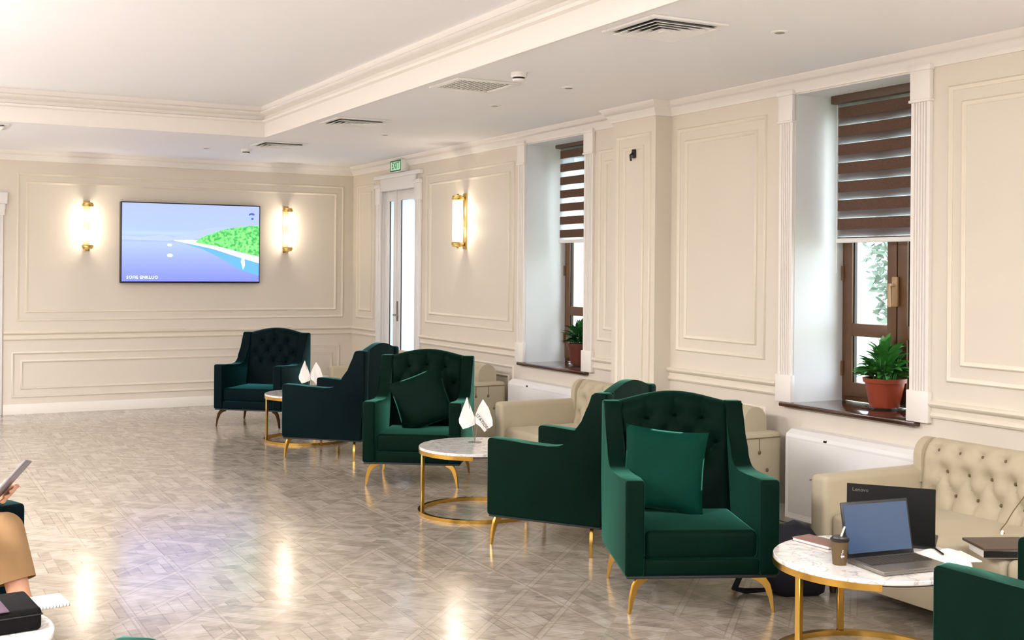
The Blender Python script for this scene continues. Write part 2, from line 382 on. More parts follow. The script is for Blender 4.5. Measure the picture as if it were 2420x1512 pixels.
# tray mouldings
bm = new()
tray = [(TX0, TY1), (TX1, TY1), (TX1, TY0), (TX0, TY0)]
sweep(bm, tray, [(.012, 2.765), (.012, 2.75), (.0, 2.745), (-.012, 2.748), (-.016, 2.757), (-.016, 2.872), (-.044, 2.880), (-.050, 2.897), (-.022, 2.906), (-.022, 2.932), (-.055, 2.945), (-.080, 2.968), (-.062, 2.982), (-.062, 3.02), (.012, 3.02)], closed=True)
struct(obj('trim_3', bm, m_trim, ang=50), 'stepped moulding round the raised ceiling')
# chair rail
railp = [(0, .775), (-.014, .778), (-.020, .790), (-.014, .802), (-.008, .806), (-.008, .83), (-.016, .834), (-.030, .842), (-.034, .853), (-.024, .866), (0, .868)]
n_trim = [3]
def rail(path):
    n_trim[0] += 1; b = new(); sweep(b, path, railp); struct(obj('trim_%d' % n_trim[0], b, m_mould, ang=50), 'moulded chair rail')
rail([(-3.85, 0), (0, 0), (0, -.80)]); rail([(0, -2.03), (0, -4.16)]); rail([(0, -5.39), (0, -5.87)]); rail([(0, -6.42), (0, -7.57)]); rail([(0, -8.80), (0, -11.0)])
# picture-frame mouldings
mp_ = [(0, 0), (.003, .010), (.010, .015), (.018, .012), (.022, .006), (.027, .004), (.028, 0)]
def frame(wall, a0, a1, z0, z1, off=0):
    n_trim[0] += 1; b = new()
    for s in (0, .088):
        if min(abs(a1-a0), abs(z1-z0)) < 2*s + .08: continue
        A0, A1, Z0, Z1 = min(a0, a1)+s, max(a0, a1)-s, z0+s, z1-s; rings = []
        for (u, v, su, sv) in ((A0, Z0, 1, 1), (A1, Z0, -1, 1), (A1, Z1, -1, -1), (A0, Z1, 1, -1)):
            rings.append([b.verts.new((-off-h_, u+su*o, v+sv*o) if wall == 'r' else (u+su*o, -off-h_, v+sv*o)) for o, h_ in mp_])
        for i in range(4):
            A, B = rings[i], rings[(i+1) % 4]
            for j in range(len(mp_)-1): b.faces.new((A[j], A[j+1], B[j+1], B[j]))
    struct(obj('trim_%d' % n_trim[0], b, m_mould, ang=50), 'raised rectangular wall panel moulding')
frame('b', -3.73, -.12, .975, 2.535); frame('b', -3.77, -.16, .172, .652)
frame('r', -.14, -.70, .975, 2.535)
frame('r', -2.15, -4.07, 1.0, 2.53); frame('r', -2.10, -4.08, .172, .70)
frame('r', -5.46, -5.80, 1.0, 2.50); frame('r', -5.93, -6.37, .25, 2.55, .14)
frame('r', -6.50, -7.45, .99, 2.56); frame('r', -6.50, -7.46, .172, .69)
frame('r', -8.90, -10.95, .975, 2.545); frame('r', -8.90, -10.95, .172, .67)

# window and door casings ----------------------------------------------------
def casing(name, y0, y1, z0, zt, lab):
    """fluted pilaster on the right wall, between y0 and y1"""
    b = new(); a, c = min(y0, y1), max(y0, y1); w = c-a
    prof = [(0, a), (-.022, a)]
    fl = 5; m0 = .022; fwid = (w-2*m0)/(2*fl-1)
    for k in range(fl):
        s = a+m0+2*k*fwid
        prof += [(-.022, s), (-.014, s+fwid*.25), (-.014, s+fwid*.75), (-.022, s+fwid)]
    prof += [(-.022, c), (0, c)]
    prism(b, prof, z0+.16, zt-.20, 'z')
    box(b, -.034, 0, a-.012, c+.012, z0, z0+.17, .004)
    box(b, -.030, 0, a-.004, c+.004, zt-.21, zt, .003); box(b, -.04, 0, a-.014, c+.014, zt-.05, zt-.02, .004); box(b, -.036, 0, a-.01, c+.01, zt-.22, zt-.205, .003)
    return struct(obj(name, b, m_trim, ang=30), lab)
n_w = 0
for (a, b_) in WINS[:2]:
    n_w += 1
    for q0, q1 in ((a+.12, a), (b_, b_-.13)):
        n_trim[0] += 1; casing('trim_%d' % n_trim[0], q0, q1, ZS, 2.70, 'white fluted pilaster beside the window')
    # reveals in white plaster
    n_trim[0] += 1; b = new(); e = .004
    box(b, 0.001, T, a-e, a, ZS, ZH); box(b, 0.001, T, b_, b_+e, ZS, ZH); box(b, 0.001, T, b_, a, ZH-e, ZH)
    struct(obj('trim_%d' % n_trim[0], b, m_reveal, smooth=False), 'white plastered window reveal')
    # window frame
    X0 = .40; b = new()
    zf0, zf1 = ZS+.0, ZH
    fr = [(a-.035, a-.001, zf0, zf1-.005, 0), (b_+.001, b_+.035, zf0, zf1-.005, 0), (b_+.01, a-.01, zf1-.05, zf1-.006, .003), (b_+.01, a-.01, zf0+.001, zf0+.05, .003)]
    for q in fr: box(b, X0+.001+q[4], X0+.07-q[4], q[0], q[1], q[2], q[3], .004)
    mid = (a+b_)/2
    wroot = struct(obj('window_%d' % n_w, b, m_wood), 'brown wooden casement window')
    for side in (0, 1):
        s0, s1 = (mid+.004, a-.03) if side == 0 else (b_+.03, mid-.004)
        b = new()
        box(b, X0-.02, X0+.03, s0, s0+.075, zf0+.03, zf1-.03, .005); box(b, X0-.02, X0+.03, s1-.075, s1, zf0+.03, zf1-.03, .005)
        box(b, X0-.018, X0+.028, s0+.01, s1-.01, zf0+.032, zf0+.12, .005); box(b, X0-.018, X0+.028, s0+.01, s1-.01, zf1-.11, zf1-.032, .005)
        box(b, X0-.018, X0+.028, s0+.01, s1-.01, 1.155, 1.235, .005)
        sash = obj('sash', b, m_wood, wroot)
        b = new(); box(b, X0+.003, X0+.009, s0+.07, s1-.07, zf0+.11, zf1-.1); obj('pane', b, m_glass, sash, smooth=False)
        b = new()
        for z0, z1 in ((zf0+.12, 1.155), (1.235, zf1-.11)):
            for q in ((s0+.073, s0+.083, z0, z1), (s1-.083, s1-.073, z0, z1)): box(b, X0-.004, X0+.012, *q)
        obj('gasket', b, m_black, sash, smooth=False)
    b = new(); box(b, X0-.045, X0-.02, mid-.02, mid+.02, 1.35, 1.53, .006); tube(b, [(X0-.04, mid, 1.48), (X0-.085, mid, 1.48), (X0-.09, mid-.005, 1.46), (X0-.09, mid-.01, 1.35)], .010)
    obj('handle', b, m_handle, wroot)
    b = new()
    for z in (.95, 1.55, 2.2): tube(b, [(X0-.022, a-.03, z-.045), (X0-.022, a-.03, z+.045)], .011)
    obj('hinge', b, m_wood, wroot)
    # sill board
    b = new(); box(b, -.045, X0+.01, b_-.06, a+.085, ZS-.028, ZS, .008)
    n_trim[0] += 1; struct(obj('trim_%d' % n_trim[0], b, m_sill), 'dark polished wooden window sill')
# unseen windows behind the camera, added for daylight: plain frames
for (a, b_) in WINS[2:]:
    n_w += 1; b = new()
    for q in [(a-.08, a, ZS, ZH), (b_, b_+.08, ZS, ZH), (b_, a, ZH-.1, ZH), (b_, a, ZS, ZS+.1), ((a+b_)/2-.05, (a+b_)/2+.05, ZS, ZH)]: box(b, .38, .44, *q)
    struct(obj('window_%d' % n_w, b, m_wood, smooth=False))
# door in the right wall
b = new()
for y0, y1 in ((-.80, -.92), (-1.90, -2.03)):
    a, c = min(y0, y1), max(y0, y1)
    box(b, -.025, 0, a, c, 0, 2.50, .004); box(b, -.034, 0, a+.03, c-.03, .14, 2.40, .004)
    box(b, -.036, 0, a-.012, c+.012, 2.28, 2.50, .005); box(b, -.05, 0, a-.02, c+.02, 2.46, 2.50, .006)
box(b, -.028, 0, -1.91, -.91, 2.42, 2.56, .004); box(b, -.05, 0, -2.06, -.77, 2.555, 2.60, .008)
n_trim[0] += 1; struct(obj('trim_%d' % n_trim[0], b, m_white), 'white door casing with corner blocks')
b = new(); XD = .03
for q in ((-.97, -.926, 0, 2.465, 0), (-1.894, -1.86, 0, 2.465, 0), (-1.89, -.93, 2.42, 2.463, .002)): box(b, XD+.001+q[4], XD+.09-q[4], *q[:4], .003)
box(b, .003, T, -.9255, -.9205, 0, 2.466); box(b, .003, T, -1.8995, -1.8945, 0, 2.466)
droot = struct(obj('door_1', b, m_white), 'white double door with tall glass panes, under the exit sign')
for y0, y1 in ((-1.27, -.97), (-1.86, -1.285)):
    b = new(); st = .085 if y1-y0 < .4 else .09
    box(b, XD, XD+.05, y0, y0+st, 0.01, 2.42, .004); box(b, XD, XD+.05, y1-st, y1, 0.01, 2.42, .004)
    box(b, XD+.002, XD+.048, y0+.01, y1-.01, .012, .22, .004); box(b, XD+.002, XD+.048, y0+.01, y1-.01, 2.31, 2.418, .004)
    lf = obj('door_leaf', b, m_white, droot)
    b = new(); box(b, XD+.02, XD+.026, y0+st, y1-st, .22, 2.31); obj('pane', b, m_frost, lf, smooth=False)
    b = new()
    for q in ((y0+st, y0+st+.008), (y1-st-.008, y1-st)): box(b, XD+.012, XD+.02, q[0], q[1], .22, 2.31)
    obj('gasket', b, m_dark, lf, smooth=False)
b = new(); box(b, XD-.008, XD, -1.30, -1.335, .98, 1.2, .003); tube(b, [(XD, -1.318, 1.05), (XD-.05, -1.318, 1.05), (XD-.055, -1.43, 1.05)], .009)
obj('door_handle', b, m_silver, droot)
# doorway at the left end of the back wall
b = new()
for x0, x1 in ((-3.99, -3.86), (-5.13, -5.0)):
    box(b, x0, x1, -.025, 0, 0, 2.2, .004); box(b, x0+.03, x1-.03, -.034, 0, .14, 2.1, .004); box(b, x0-.012, x1+.012, -.04, 0, 2.08, 2.22, .004)
box(b, -5.17, -3.82, -.05, 0, 2.20, 2.32, .01); box(b, -5.15, -3.84, -.035, 0, 2.14, 2.2, .005)
n_trim[0] += 1; struct(obj('trim_%d' % n_trim[0], b, m_white), 'white casing of the doorway left of the screen')
b = new(); box(b, -5.0, -3.99, .05, .09, 0, 2.16); box(b, -4.9, -4.54, .035, .05, .2, 1.0, .006); box(b, -4.45, -4.09, .035, .05, .2, 1.0, .006); box(b, -4.9, -4.54, .035, .05, 1.15, 2.0, .006); box(b, -4.45, -4.09, .035, .05, 1.15, 2.0, .006)
struct(obj('door_2', b, m_white))

# ------------------------------------------------------------------ outside
b = new(); box(b, .46, 30, -30, 20, -.6, -.5); struct(obj('ground_outside', b, m_grass, smooth=False))
b = new(); box(b, 3.2, 3.5, -5.35, -3.3, -.5, 6); box(b, 3.1, 3.6, -5.45, -5.2, -.5, 6); tag(obj('garden_wall', b, m_out, smooth=False), 'white rendered wall seen outside through the window panes', 'wall')
b = new(); box(b, 1.6, 1.8, -3.2, 2.2, -.5, 4); tag(obj('neighbouring_wall', b, m_lounge, smooth=False), 'pale wall seen outside through the glass door', 'wall')
t = thing('tree', 'pale green leafy tree outside the nearer window', 'tree', (2.9, -6.92, -.5))
b = new(); tube(b, [(0, 0, 0), (.05, .05, 1.2), (0, .1, 2.4), (.1, 0, 3.4)], [.12, .1, .08, .04], 10); obj('trunk', b, m_bark, t)
b = new()
for k in range(16000):
    th = random.uniform(0, 2*math.pi); ph = math.acos(random.uniform(-1, 1)); rr = random.uniform(.3, 1)**.5*1.0
    p = Vector((rr*math.sin(ph)*math.cos(th), rr*1.15*math.sin(ph)*math.sin(th), 2.3+rr*1.5*math.cos(ph)))
    d = Vector((random.uniform(-1, 1), random.uniform(-1, 1), random.uniform(-1, 1))).normalized(); e = d.orthogonal().normalized(); s = random.uniform(.03, .06)
    b.faces.new([b.verts.new(p+d*s), b.verts.new(p+e*s*.45), b.verts.new(p-d*s), b.verts.new(p-e*s*.45)])
o = obj('foliage', b, m_foliage, t, smooth=False); o['kind'] = 'stuff'

# ------------------------------------------------------------------ ceiling fittings
VL = ['square white ceiling diffuser with dark slots, nearest the camera', 'square white ceiling grille with an egg-crate face, beside the smoke detector',
      'square ceiling diffuser, third along the right side, above the standing flags', 'square ceiling diffuser nearest the back wall, above the screen\'s right sconce']
for i, (x, y_) in enumerate(((-1.575, -8.52), (-1.575, -6.41), (-1.575, -4.2), (-1.575, -2.15))):
    t = thing('ceiling_vent', VL[i], 'air vent', (x, y_, ZC), 0, 'ceiling air vents')
    b = new(); s = .225
    for q in ((-s, s, -s, -s+.04), (-s, s, s-.04, s), (-s+.001, -s+.04, -s+.041, s-.041), (s-.04, s-.001, -s+.041, s-.041)): box(b, q[0], q[1], q[2], q[3], -.012, .0, .003)
    obj('frame', b, m_white, t)
    b = new(); box(b, -s+.03, s-.03, -s+.03, s-.03, -.002, -.001); obj('backing', b, m_dark, t, smooth=False)
    if i != 1:
        for k in range(4):
            r1 = .183-.042*k; r0 = r1-.036; b = new()
            pr = []
            for (u, v) in ((-1, -1), (1, -1), (1, 1), (-1, 1)):
                pr.append([b.verts.new((u*r1, v*r1, -.026)), b.verts.new((u*r0, v*r0, -.006)), b.verts.new((u*r0, v*r0, -.003)), b.verts.new((u*r1, v*r1, -.023))])
            for m_ in range(4):
                A, B = pr[m_], pr[(m_+1) % 4]
                for j in range(4): b.faces.new((A[j], A[(j+1) % 4], B[(j+1) % 4], B[j]))
            obj('louvre', b, m_white, t, smooth=False)
        b = new(); box(b, -.022, .022, -.022, .022, -.028, -.006, .002); obj('centre_plate', b, m_white, t)
    else:
        b = new(); n = 11
        for k in range(n+1):
            q = -.185+.37*k/n; box(b, q-.0038, q+.0038, -.185, .185, -.0050, -.003); box(b, -.185, .185, q-.0038, q+.0038, -.0048, -.0032)
        o = obj('grille', b, m_white, t, smooth=False)
t = thing('ceiling_vent', 'square ceiling diffuser at the left edge, beyond the raised ceiling', 'air vent', (-4.25, -2.27, ZC), 0, 'ceiling air vents')
src = [o for o in bpy.data.objects if o.name == 'ceiling_vent'][0]
for ch in list(src.children): c = ch.copy(); C.objects.link(c); c.parent = t
for (x, y_, lab) in ((-1.55, -6.97, 'round white smoke detector hanging beside the egg-crate ceiling grille'), (-1.72, -1.50, 'small round smoke detector near the back wall, by the farthest vent')):
    t = thing('smoke_detector', lab, 'smoke detector', (x, y_, ZC), 0, 'smoke detectors')
    b = new(); lathe(b, [(0, 0), (.05, 0), (.05, -.02), (.046, -.03), (0, -.03)], 28); obj('base', b, m_white, t)
    b = new(); lathe(b, [(.0, -.03), (.036, -.03), (.036, -.04), (.0, -.04)], 24); obj('sensing_slot', b, m_dark, t)
    b = new(); lathe(b, [(0, -.04), (.04, -.04), (.036, -.052), (.0, -.056)], 24); obj('cap', b, m_white, t)
for (x, y_, w) in ((-1.01, -8.72, 'nearest, above the nearer window'), (-.99, -6.63, 'above the wall pier'), (-1.02, -5.63, 'beside the farther window'), (-1.0, -3.45, 'above the right-hand wall sconce'), (-2.09, -1.36, 'near the back wall')):
    t = thing('ceiling_speaker', 'tiny flush round ceiling fitting, '+w, 'ceiling fitting', (x, y_, ZC), 0, 'flush ceiling fittings')
    b = new(); lathe(b, [(0, 0), (.045, 0), (.043, -.004), (.03, -.006), (0, -.003)], 24); obj('rim', b, m_white, t)
    b = new(); lathe(b, [(0, -.005), (.026, -.0062), (.026, -.0066), (0, -.0064)], 20); obj('grille', b, m_silver, t)

# exit sign above the door
t = thing('exit_sign', 'small green EXIT sign box above the white glass door', 'sign', (-.02, -1.54, 2.665))
b = new(); box(b, -.075, .02, -.15, .15, -.062, .062, .004); obj('housing', b, m_white, t)
b = new(); box(b, -.079, -.075, -.143, .143, -.056, .056); obj('face', b, m_exit, t, smooth=False)
b = new()
for q in ((-.145, .145, -.058, -.046), (-.145, .145, .046, .058), (-.145, -.133, -.058, .058), (.133, .145, -.058, .058)): box(b, -.081, -.079, *q)
obj('border', b, m_exitg, t, smooth=False)
b = text_bm('EXIT', .105); bmesh.ops.transform(b, matrix=Matrix.Translation((-.081, 0, 0)) @ Matrix(((0, 0, -1), (-1, 0, 0), (0, 1, 0))).to_4x4(), verts=b.verts)
obj('lettering', b, m_exitg, t, smooth=False, recalc=False)
# black hook on the pier
t = thing('wall_bracket', 'small black bracket high on the projecting wall pier', 'bracket', (-.14, -6.16, 2.405))
b = new(); box(b, -.018, 0, -.02, .02, -.03, .035, .006); obj('plate', b, m_black, t)
b = new(); tube(b, [(-.015, 0, .01), (-.04, 0, -.01), (-.03, .005, -.05)], .008); obj('hook', b, m_black, t)

# ------------------------------------------------------------------ wall sconces
def sconce(loc, rz, label):
    t = thing('wall_sconce', label, 'wall lamp', loc, rz, 'gold and glass wall sconces')
    b = new(); box(b, -.032, .032, -.018, 0, -.27, .27, .006); obj('back_plate', b, m_brass, t)
    for s in (-1, 1):
        b = new(); yy = -.085
        lathe(b, [(0, s*.205), (.058, s*.205), (.062, s*.212), (.062, s*.228), (.054, s*.233), (.054, s*.243), (.04, s*.249), (.012, s*.251), (.010, s*.262), (0, s*.266)], 28, 0, yy)
        obj('cap', b, m_brass, t)
        b = new(); tube(b, [(0, -.01, s*.222), (0, yy, s*.222)], .012); obj('arm', b, m_brass, t)
        d = bpy.data.lights.new('bulb_light', 'POINT'); d.energy = 8.5; d.color = (1, .89, .76); d.shadow_soft_size = .03
        lo_ = bpy.data.objects.new('bulb_light', d); lo_.location = (0, yy, s*.10); C.objects.link(lo_); lo_.parent = t
        b = new(); lathe(b, [(0, s*.16), (.012, s*.155), (.022, s*.13), (.024, s*.105), (.018, s*.075), (0, s*.066)], 16, 0, yy); obj('bulb', b, m_bulb, t)
    b = new()
    lathe(b, [(.05+.002*(k % 2), 0) for k in range(0)] or [(.052, -.205), (.052, .205)], 40, 0, -.085, cap=False); obj('glass_shade', b, m_tube, t)
    return t
sc0 = sconce((-3.035, 0, 1.99), 0, 'lit gold and glass wall sconce left of the screen')
dup(sc0, (-.835, 0, 2.0), 0, 'lit gold and glass wall sconce right of the screen')
dup(sc0, (0, -3.07, 2.02), -math.pi/2, 'lit gold and glass wall sconce on the side wall, beside the glass door')

# ------------------------------------------------------------------ television
t = thing('television', 'wide wall-mounted television showing a blue bay and a green island', 'television', (-1.925, -.03, 1.822))
tw, th_ = .768, .4425
b = new(); box(b, -tw, tw, -.055, 0.03, -th_, th_, .006); obj('casing', b, m_black, t)
def em(name, c, s=.95):
    m = mat(name, c, .3, emit=c, estr=s); return m
def pic(name, pts, m, d):
    b = new(); vs = [b.verts.new((-tw+.012+u*(2*tw-.024), -.055-d, th_-.012-v*(2*th_-.030))) for u, v in pts]; b.faces.new(vs)
    vv = [b.verts.new((v_.co.x, v_.co.y+.0008, v_.co.z)) for v_ in vs]; b.faces.new(vv[::-1])
    for i in range(len(vs)): b.faces.new((vs[i], vv[i], vv[(i+1) % len(vs)], vs[(i+1) % len(vs)]))
    return obj(name, b, m, t, smooth=False)
def screen_mat():
    m = bpy.data.materials.new('bay_picture'); m.use_nodes = True; nt = m.node_tree; N = nt.nodes; L = nt.links; bs = N['Principled BSDF']
    tc = N.new('ShaderNodeTexCoord'); sp = N.new('ShaderNodeSeparateXYZ'); L.new(tc.outputs['Object'], sp.inputs[0])
    mr = N.new('ShaderNodeMapRange'); mr.inputs[1].default_value = -.44; mr.inputs[2].default_value = .44; L.new(sp.outputs[2], mr.inputs[0])
    cr = N.new('ShaderNodeValToRGB'); e = cr.color_ramp.elements
    e[0].position = 0; e[0].color = (*srgb(118, 130, 250), 1); e[1].position = 1; e[1].color = (*srgb(164, 178, 255), 1)
    for p, c in ((.3, srgb(146, 162, 252)), (.50, srgb(162, 184, 252)), (.535, srgb(150, 168, 240)), (.62, srgb(172, 194, 255)), (.66, srgb(162, 184, 255))):
        x = e.new(p); x.color = (*c, 1)
    L.new(mr.outputs[0], cr.inputs[0]); bs.inputs['Base Color'].default_value = (.02, .02, .05, 1)
    L.new(cr.outputs[0], bs.inputs['Emission Color']); bs.inputs['Emission Strength'].default_value = 1.0; bs.inputs['Roughness'].default_value = .3
    return m
pic('screen', [(0, 0), (1, 0), (1, 1), (0, 1)], screen_mat(), .001)
pic('far_hills_picture', [(0, .47), (0, .42), (.14, .43), (.28, .40), (.36, .43), (.48, .36), (.62, .30), (.75, .27), (.8, .32), (.55, .44), (.3, .48)], em('haze_hill', srgb(150, 168, 240), .85), .002)
pic('water_picture', [(.42, .50), (.62, .56), (.80, .66), (1, .75), (1, .92), (.86, .85), (.72, .70), (.58, .58)], em('near_water', srgb(84, 150, 226)), .003)
pic('shore_picture', [(.36, .47), (.50, .455), (.56, .47), (.70, .545), (.85, .61), (1, .66), (1, .755), (.84, .675), (.66, .575), (.48, .51)], em('pale_shore', srgb(236, 222, 226)), .004)
def isl():
    m = mat('island', srgb(80, 180, 90), .4); nt = m.node_tree; bs = nt.nodes['Principled BSDF']; n = nt.nodes.new('ShaderNodeTexNoise'); n.inputs['Scale'].default_value = 30
    cr = nt.nodes.new('ShaderNodeValToRGB'); cr.color_ramp.elements[0].position = .38; cr.color_ramp.elements[0].color = (*srgb(30, 140, 72), 1); cr.color_ramp.elements[1].position = .62; cr.color_ramp.elements[1].color = (*srgb(140, 226, 130), 1)
    tc = nt.nodes.new('ShaderNodeTexCoord'); nt.links.new(tc.outputs['Object'], n.inputs['Vector'])
    nt.links.new(n.outputs[0], cr.inputs[0]); nt.links.new(cr.outputs[0], bs.inputs['Emission Color']); bs.inputs['Emission Strength'].default_value = .9; return m
pic('island_picture', [(.52, .49), (.56, .43), (.64, .37), (.74, .31), (.84, .28), (.92, .26), (1, .255), (1, .67), (.9, .63), (.78, .575), (.66, .53), (.57, .51)], isl(), .005)
m_glint = em('glint', srgb(225, 245, 255), 1.2)
def disc(u, v, ru, rv, n=14): return [(u+ru*math.cos(2*math.pi*k/n), v+rv*math.sin(2*math.pi*k/n)) for k in range(n)]
pic('glint_picture', disc(.335, .53, .016, .018), m_glint, .006); pic('glint_picture', disc(.338, .665, .02, .022), m_glint, .006)
pic('sail_picture', [(.872, .66), (.885, .66), (.892, .78), (.878, .84), (.862, .74)], m_glint, .006)
m_logo = em('logo_blue', srgb(60, 80, 150), .9)
pic('logo_picture', [(.918, .115), (.925, .095), (.94, .085), (.955, .09), (.965, .11), (.955, .12), (.935, .11), (.922, .125)], m_logo, .006)
pic('logo_picture', disc(.946, .165, .010, .014), m_logo, .006)
b = text_bm('SOFIE ENKLUO', .046, spacing=1.1); bmesh.ops.transform(b, matrix=Matrix.Translation((-.54, -.0625, -.382)) @ Matrix.Rotation(R(90), 4, 'X'), verts=b.verts)
obj('caption_picture', b, m_glint, t, smooth=False, recalc=False)

# ------------------------------------------------------------------ radiators
def radiator(y0, y1, label):
    t = thing('radiator_cover', label, 'radiator', (0, (y0+y1)/2, 0), 0, 'white radiator covers'); L_ = abs(y1-y0)/2
    b = new(); prism(b, [(-.002, .06), (-.115, .06), (-.12, .065), (-.12, .555), (-.112, .575), (-.075, .598), (-.002, .6)], -L_, L_, 'y'); obj('body', b, m_white, t, ang=20)
    b = new(); box(b, -.122, -.119, -L_+.03, L_-.03, .10, .54, .001); obj('front_panel', b, m_white, t)
    b = new(); box(b, -.122, -.112, .22, .245, .556, .568, .002); obj('badge', b, m_dark, t)
    for s in (-1, 1):
        b = new(); box(b, -.10, -.02, s*(L_-.12)-.015, s*(L_-.12)+.015, 0, .062); obj('foot', b, m_white, t)
    return t
r0 = radiator(-7.78, -8.92, 'low white radiator cover under the nearer window')
dup(r0, (0, -4.76, 0), 0, 'low white radiator cover under the farther window')

# ------------------------------------------------------------------ zebra blinds
def blind(y0, y1, label, closed, x=.28, ztop=2.60, zbot=1.765):
    t = thing('roller_blind', label, 'blind', (x, (y0+y1)/2, 0), 0, 'striped zebra roller blinds'); L_ = abs(y1-y0)/2
    b = new(); box(b, -.045, .05, -L_-.035, L_+.035, ztop, ztop+.085, .01); obj('head_rail', b, m_head, t)
    per = .1155; n = int((ztop-zbot)/per)+1
    for layer, xo in ((0, -.008), (1, .012)):
        sh = 0 if (layer == 0 or not closed) else per*.48
        z = ztop-.02-sh*.9
        if layer == 1 and closed: z = ztop + .0535
        k = 0
        while z-.004 > zbot:
            b = new(); box(b, xo-.0015, xo+.0015, -L_, L_, max(z-.068, zbot), min(z, ztop+.01)); obj('slat', b, m_blind, t, smooth=False)
            z -= per; k += 1
        b = new(); vs = [b.verts.new((xo+.002, yy, zz)) for yy, zz in ((-L_, zbot), (L_, zbot), (L_, ztop+.01), (-L_, ztop+.01))]; b.faces.new(vs)
        obj('sheer_panel', b, m_sheer, t, smooth=False)
    b = new(); box(b, -.018, .02, -L_-.006, L_+.006, zbot-.028, zbot, .006); obj('bottom_rail', b, m_white, t)
    b = new(); tube(b, [(0, L_+.02, ztop), (0, L_+.02, 1.55)], .002, 6); obj('bead_chain', b, m_white, t)
blind(-7.80, -8.62, 'brown striped blind half drawn over the nearer window, slats nearly closed', True)
blind(-4.40, -5.20, 'brown striped blind half drawn over the farther window, slats open', False, ztop=2.62, zbot=1.82)

# ------------------------------------------------------------------ potted plants
def plant(loc, label, potm, lm, nl, pr, ph, sp, hh, seed, cat='plant'):
    t = thing('potted_plant', label, cat, loc); rnd = random.Random(seed)
    b = new(); lathe(b, [(0, .012), (pr*.72, .012), (pr*.74, .02), (pr*.97, ph*.86), (pr*1.06, ph*.86), (pr*1.08, ph), (pr*.98, ph), (pr*.95, ph*.9), (0, ph*.9)], 40); obj('pot', b, potm, t, ang=30)
    b = new(); lathe(b, [(0, 0), (pr*.85, 0), (pr*1.0, .018), (pr*.97, .02), (pr*.82, .005), (0, .005)], 36); obj('saucer', b, m_saucer, t)
    b = new(); lathe(b, [(0, ph*.91), (pr*.93, ph*.91), (0, ph*.93)], 24); obj('soil', b, m_soil, t)
    # leaf: pointed blade, folded along its midrib, arching
    b = new(); n = 7; rows = []
    for k in range(n):
        s = k/(n-1); w = .021*math.sin(math.pi*(s**.8))**.8 + .001; zc = .02*math.sin(s*2.2)-.05*s*s*.4
        rows.append([b.verts.new((s*.13, -w, zc+.006*math.sin(math.pi*s))), b.verts.new((s*.13, 0, zc)), b.verts.new((s*.13, w, zc+.006*math.sin(math.pi*s)))])
    for A, B in zip(rows, rows[1:]):
        for j in range(2): b.faces.new((A[j], A[j+1], B[j+1], B[j]))
    leaf0 = obj('leaf', b, lm, t); firstl = True
    for k in range(nl):
        a = rnd.uniform(0, 2*math.pi); q = rnd.random()**.7; el = R(78)*(1-q)+R(-4)*q+rnd.uniform(-.2, .2)
        hz_ = ph*.95 + hh*(1-q*.75)*rnd.uniform(.12, .78); rad = sp*q*rnd.uniform(.1, .55)
        o = leaf0 if firstl else leaf0.copy()
        if not firstl: C.objects.link(o); o.parent = t
        firstl = False
        o.location = (rad*math.cos(a), rad*math.sin(a), hz_); o.rotation_euler = (rnd.uniform(-.5, .5), -el, a); s = rnd.uniform(.75, 1.15); o.scale = (s, s, s)
    b = new()
    for k in range(16):
        a = rnd.uniform(0, 2*math.pi); rr = rnd.uniform(.01, pr*.5); tube(b, [(rr*math.cos(a), rr*math.sin(a), ph*.9), (rr*1.5*math.cos(a+.2), rr*1.5*math.sin(a+.2), ph+hh*.5)], [.005, .003], 6)
    obj('stems', b, lm, t)
    return t
plant((.265, -8.205, ZS), 'bushy green plant in a terracotta pot on the nearer window sill', m_terra, m_leaf, 170, .118, .185, .19, .23, 3)
plant((.235, -4.80, ZS), 'dark leafy plant in a dark brown pot on the farther window sill', m_dterra, m_leafd, 90, .10, .19, .14, .20, 5)

# ------------------------------------------------------------------ armchairs
def tufted(bm, W_, H_, nx, nz, btn, surf, dep=.022, sg=.035, cre=(), cw=.010):
    """grid in (u,v); surf(u,v) -> (point, normal); btn list of (u,v) dents; cre = crease segments"""
    vs = []
    for j in range(nz+1):
        row = []
        for i in range(nx+1):
            u = -W_/2+W_*i/nx; v = H_*j/nz; p, n = surf(u, v); d = 0
            for (a, c) in btn:
                r = math.hypot(u-a, v-c); d = max(d, math.exp(-(r/sg)**1.3))
            cd = 0
            for (a0, c0, a1, c1) in cre:
                lx, ly = a1-a0, c1-c0; tt = max(0, min(1, ((u-a0)*lx+(v-c0)*ly)/(lx*lx+ly*ly))); r = math.hypot(u-a0-tt*lx, v-c0-tt*ly)
                cd = max(cd, math.exp(-(r/cw)**2))
            row.append(bm.verts.new(Vector(p)-Vector(n)*(dep*d+dep*.42*cd*(1-d))))
        vs.append(row)
    for j in range(nz):
        for i in range(nx): bm.faces.new((vs[j][i], vs[j][i+1], vs[j+1][i+1], vs[j+1][i]))
    return vs
def roundprof(pts, r=.02, n=3):
    out = []; N_ = len(pts)
    for i in range(N_):
        p = Vector(pts[i]); a = Vector(pts[i-1]); c = Vector(pts[(i+1) % N_]); d1 = (a-p); d2 = (c-p); q = min(r, d1.length*.45, d2.length*.45)
        A = p+d1.normalized()*q; B = p+d2.normalized()*q
        if d1.normalized().dot(d2.normalized()) < -.95: out.append(tuple(p)); continue
        for k in range(n+1):
            s = k/n; out.append(tuple(A*(1-s)**2+p*2*s*(1-s)+B*s*s))
    return out
leg_meshes = {}
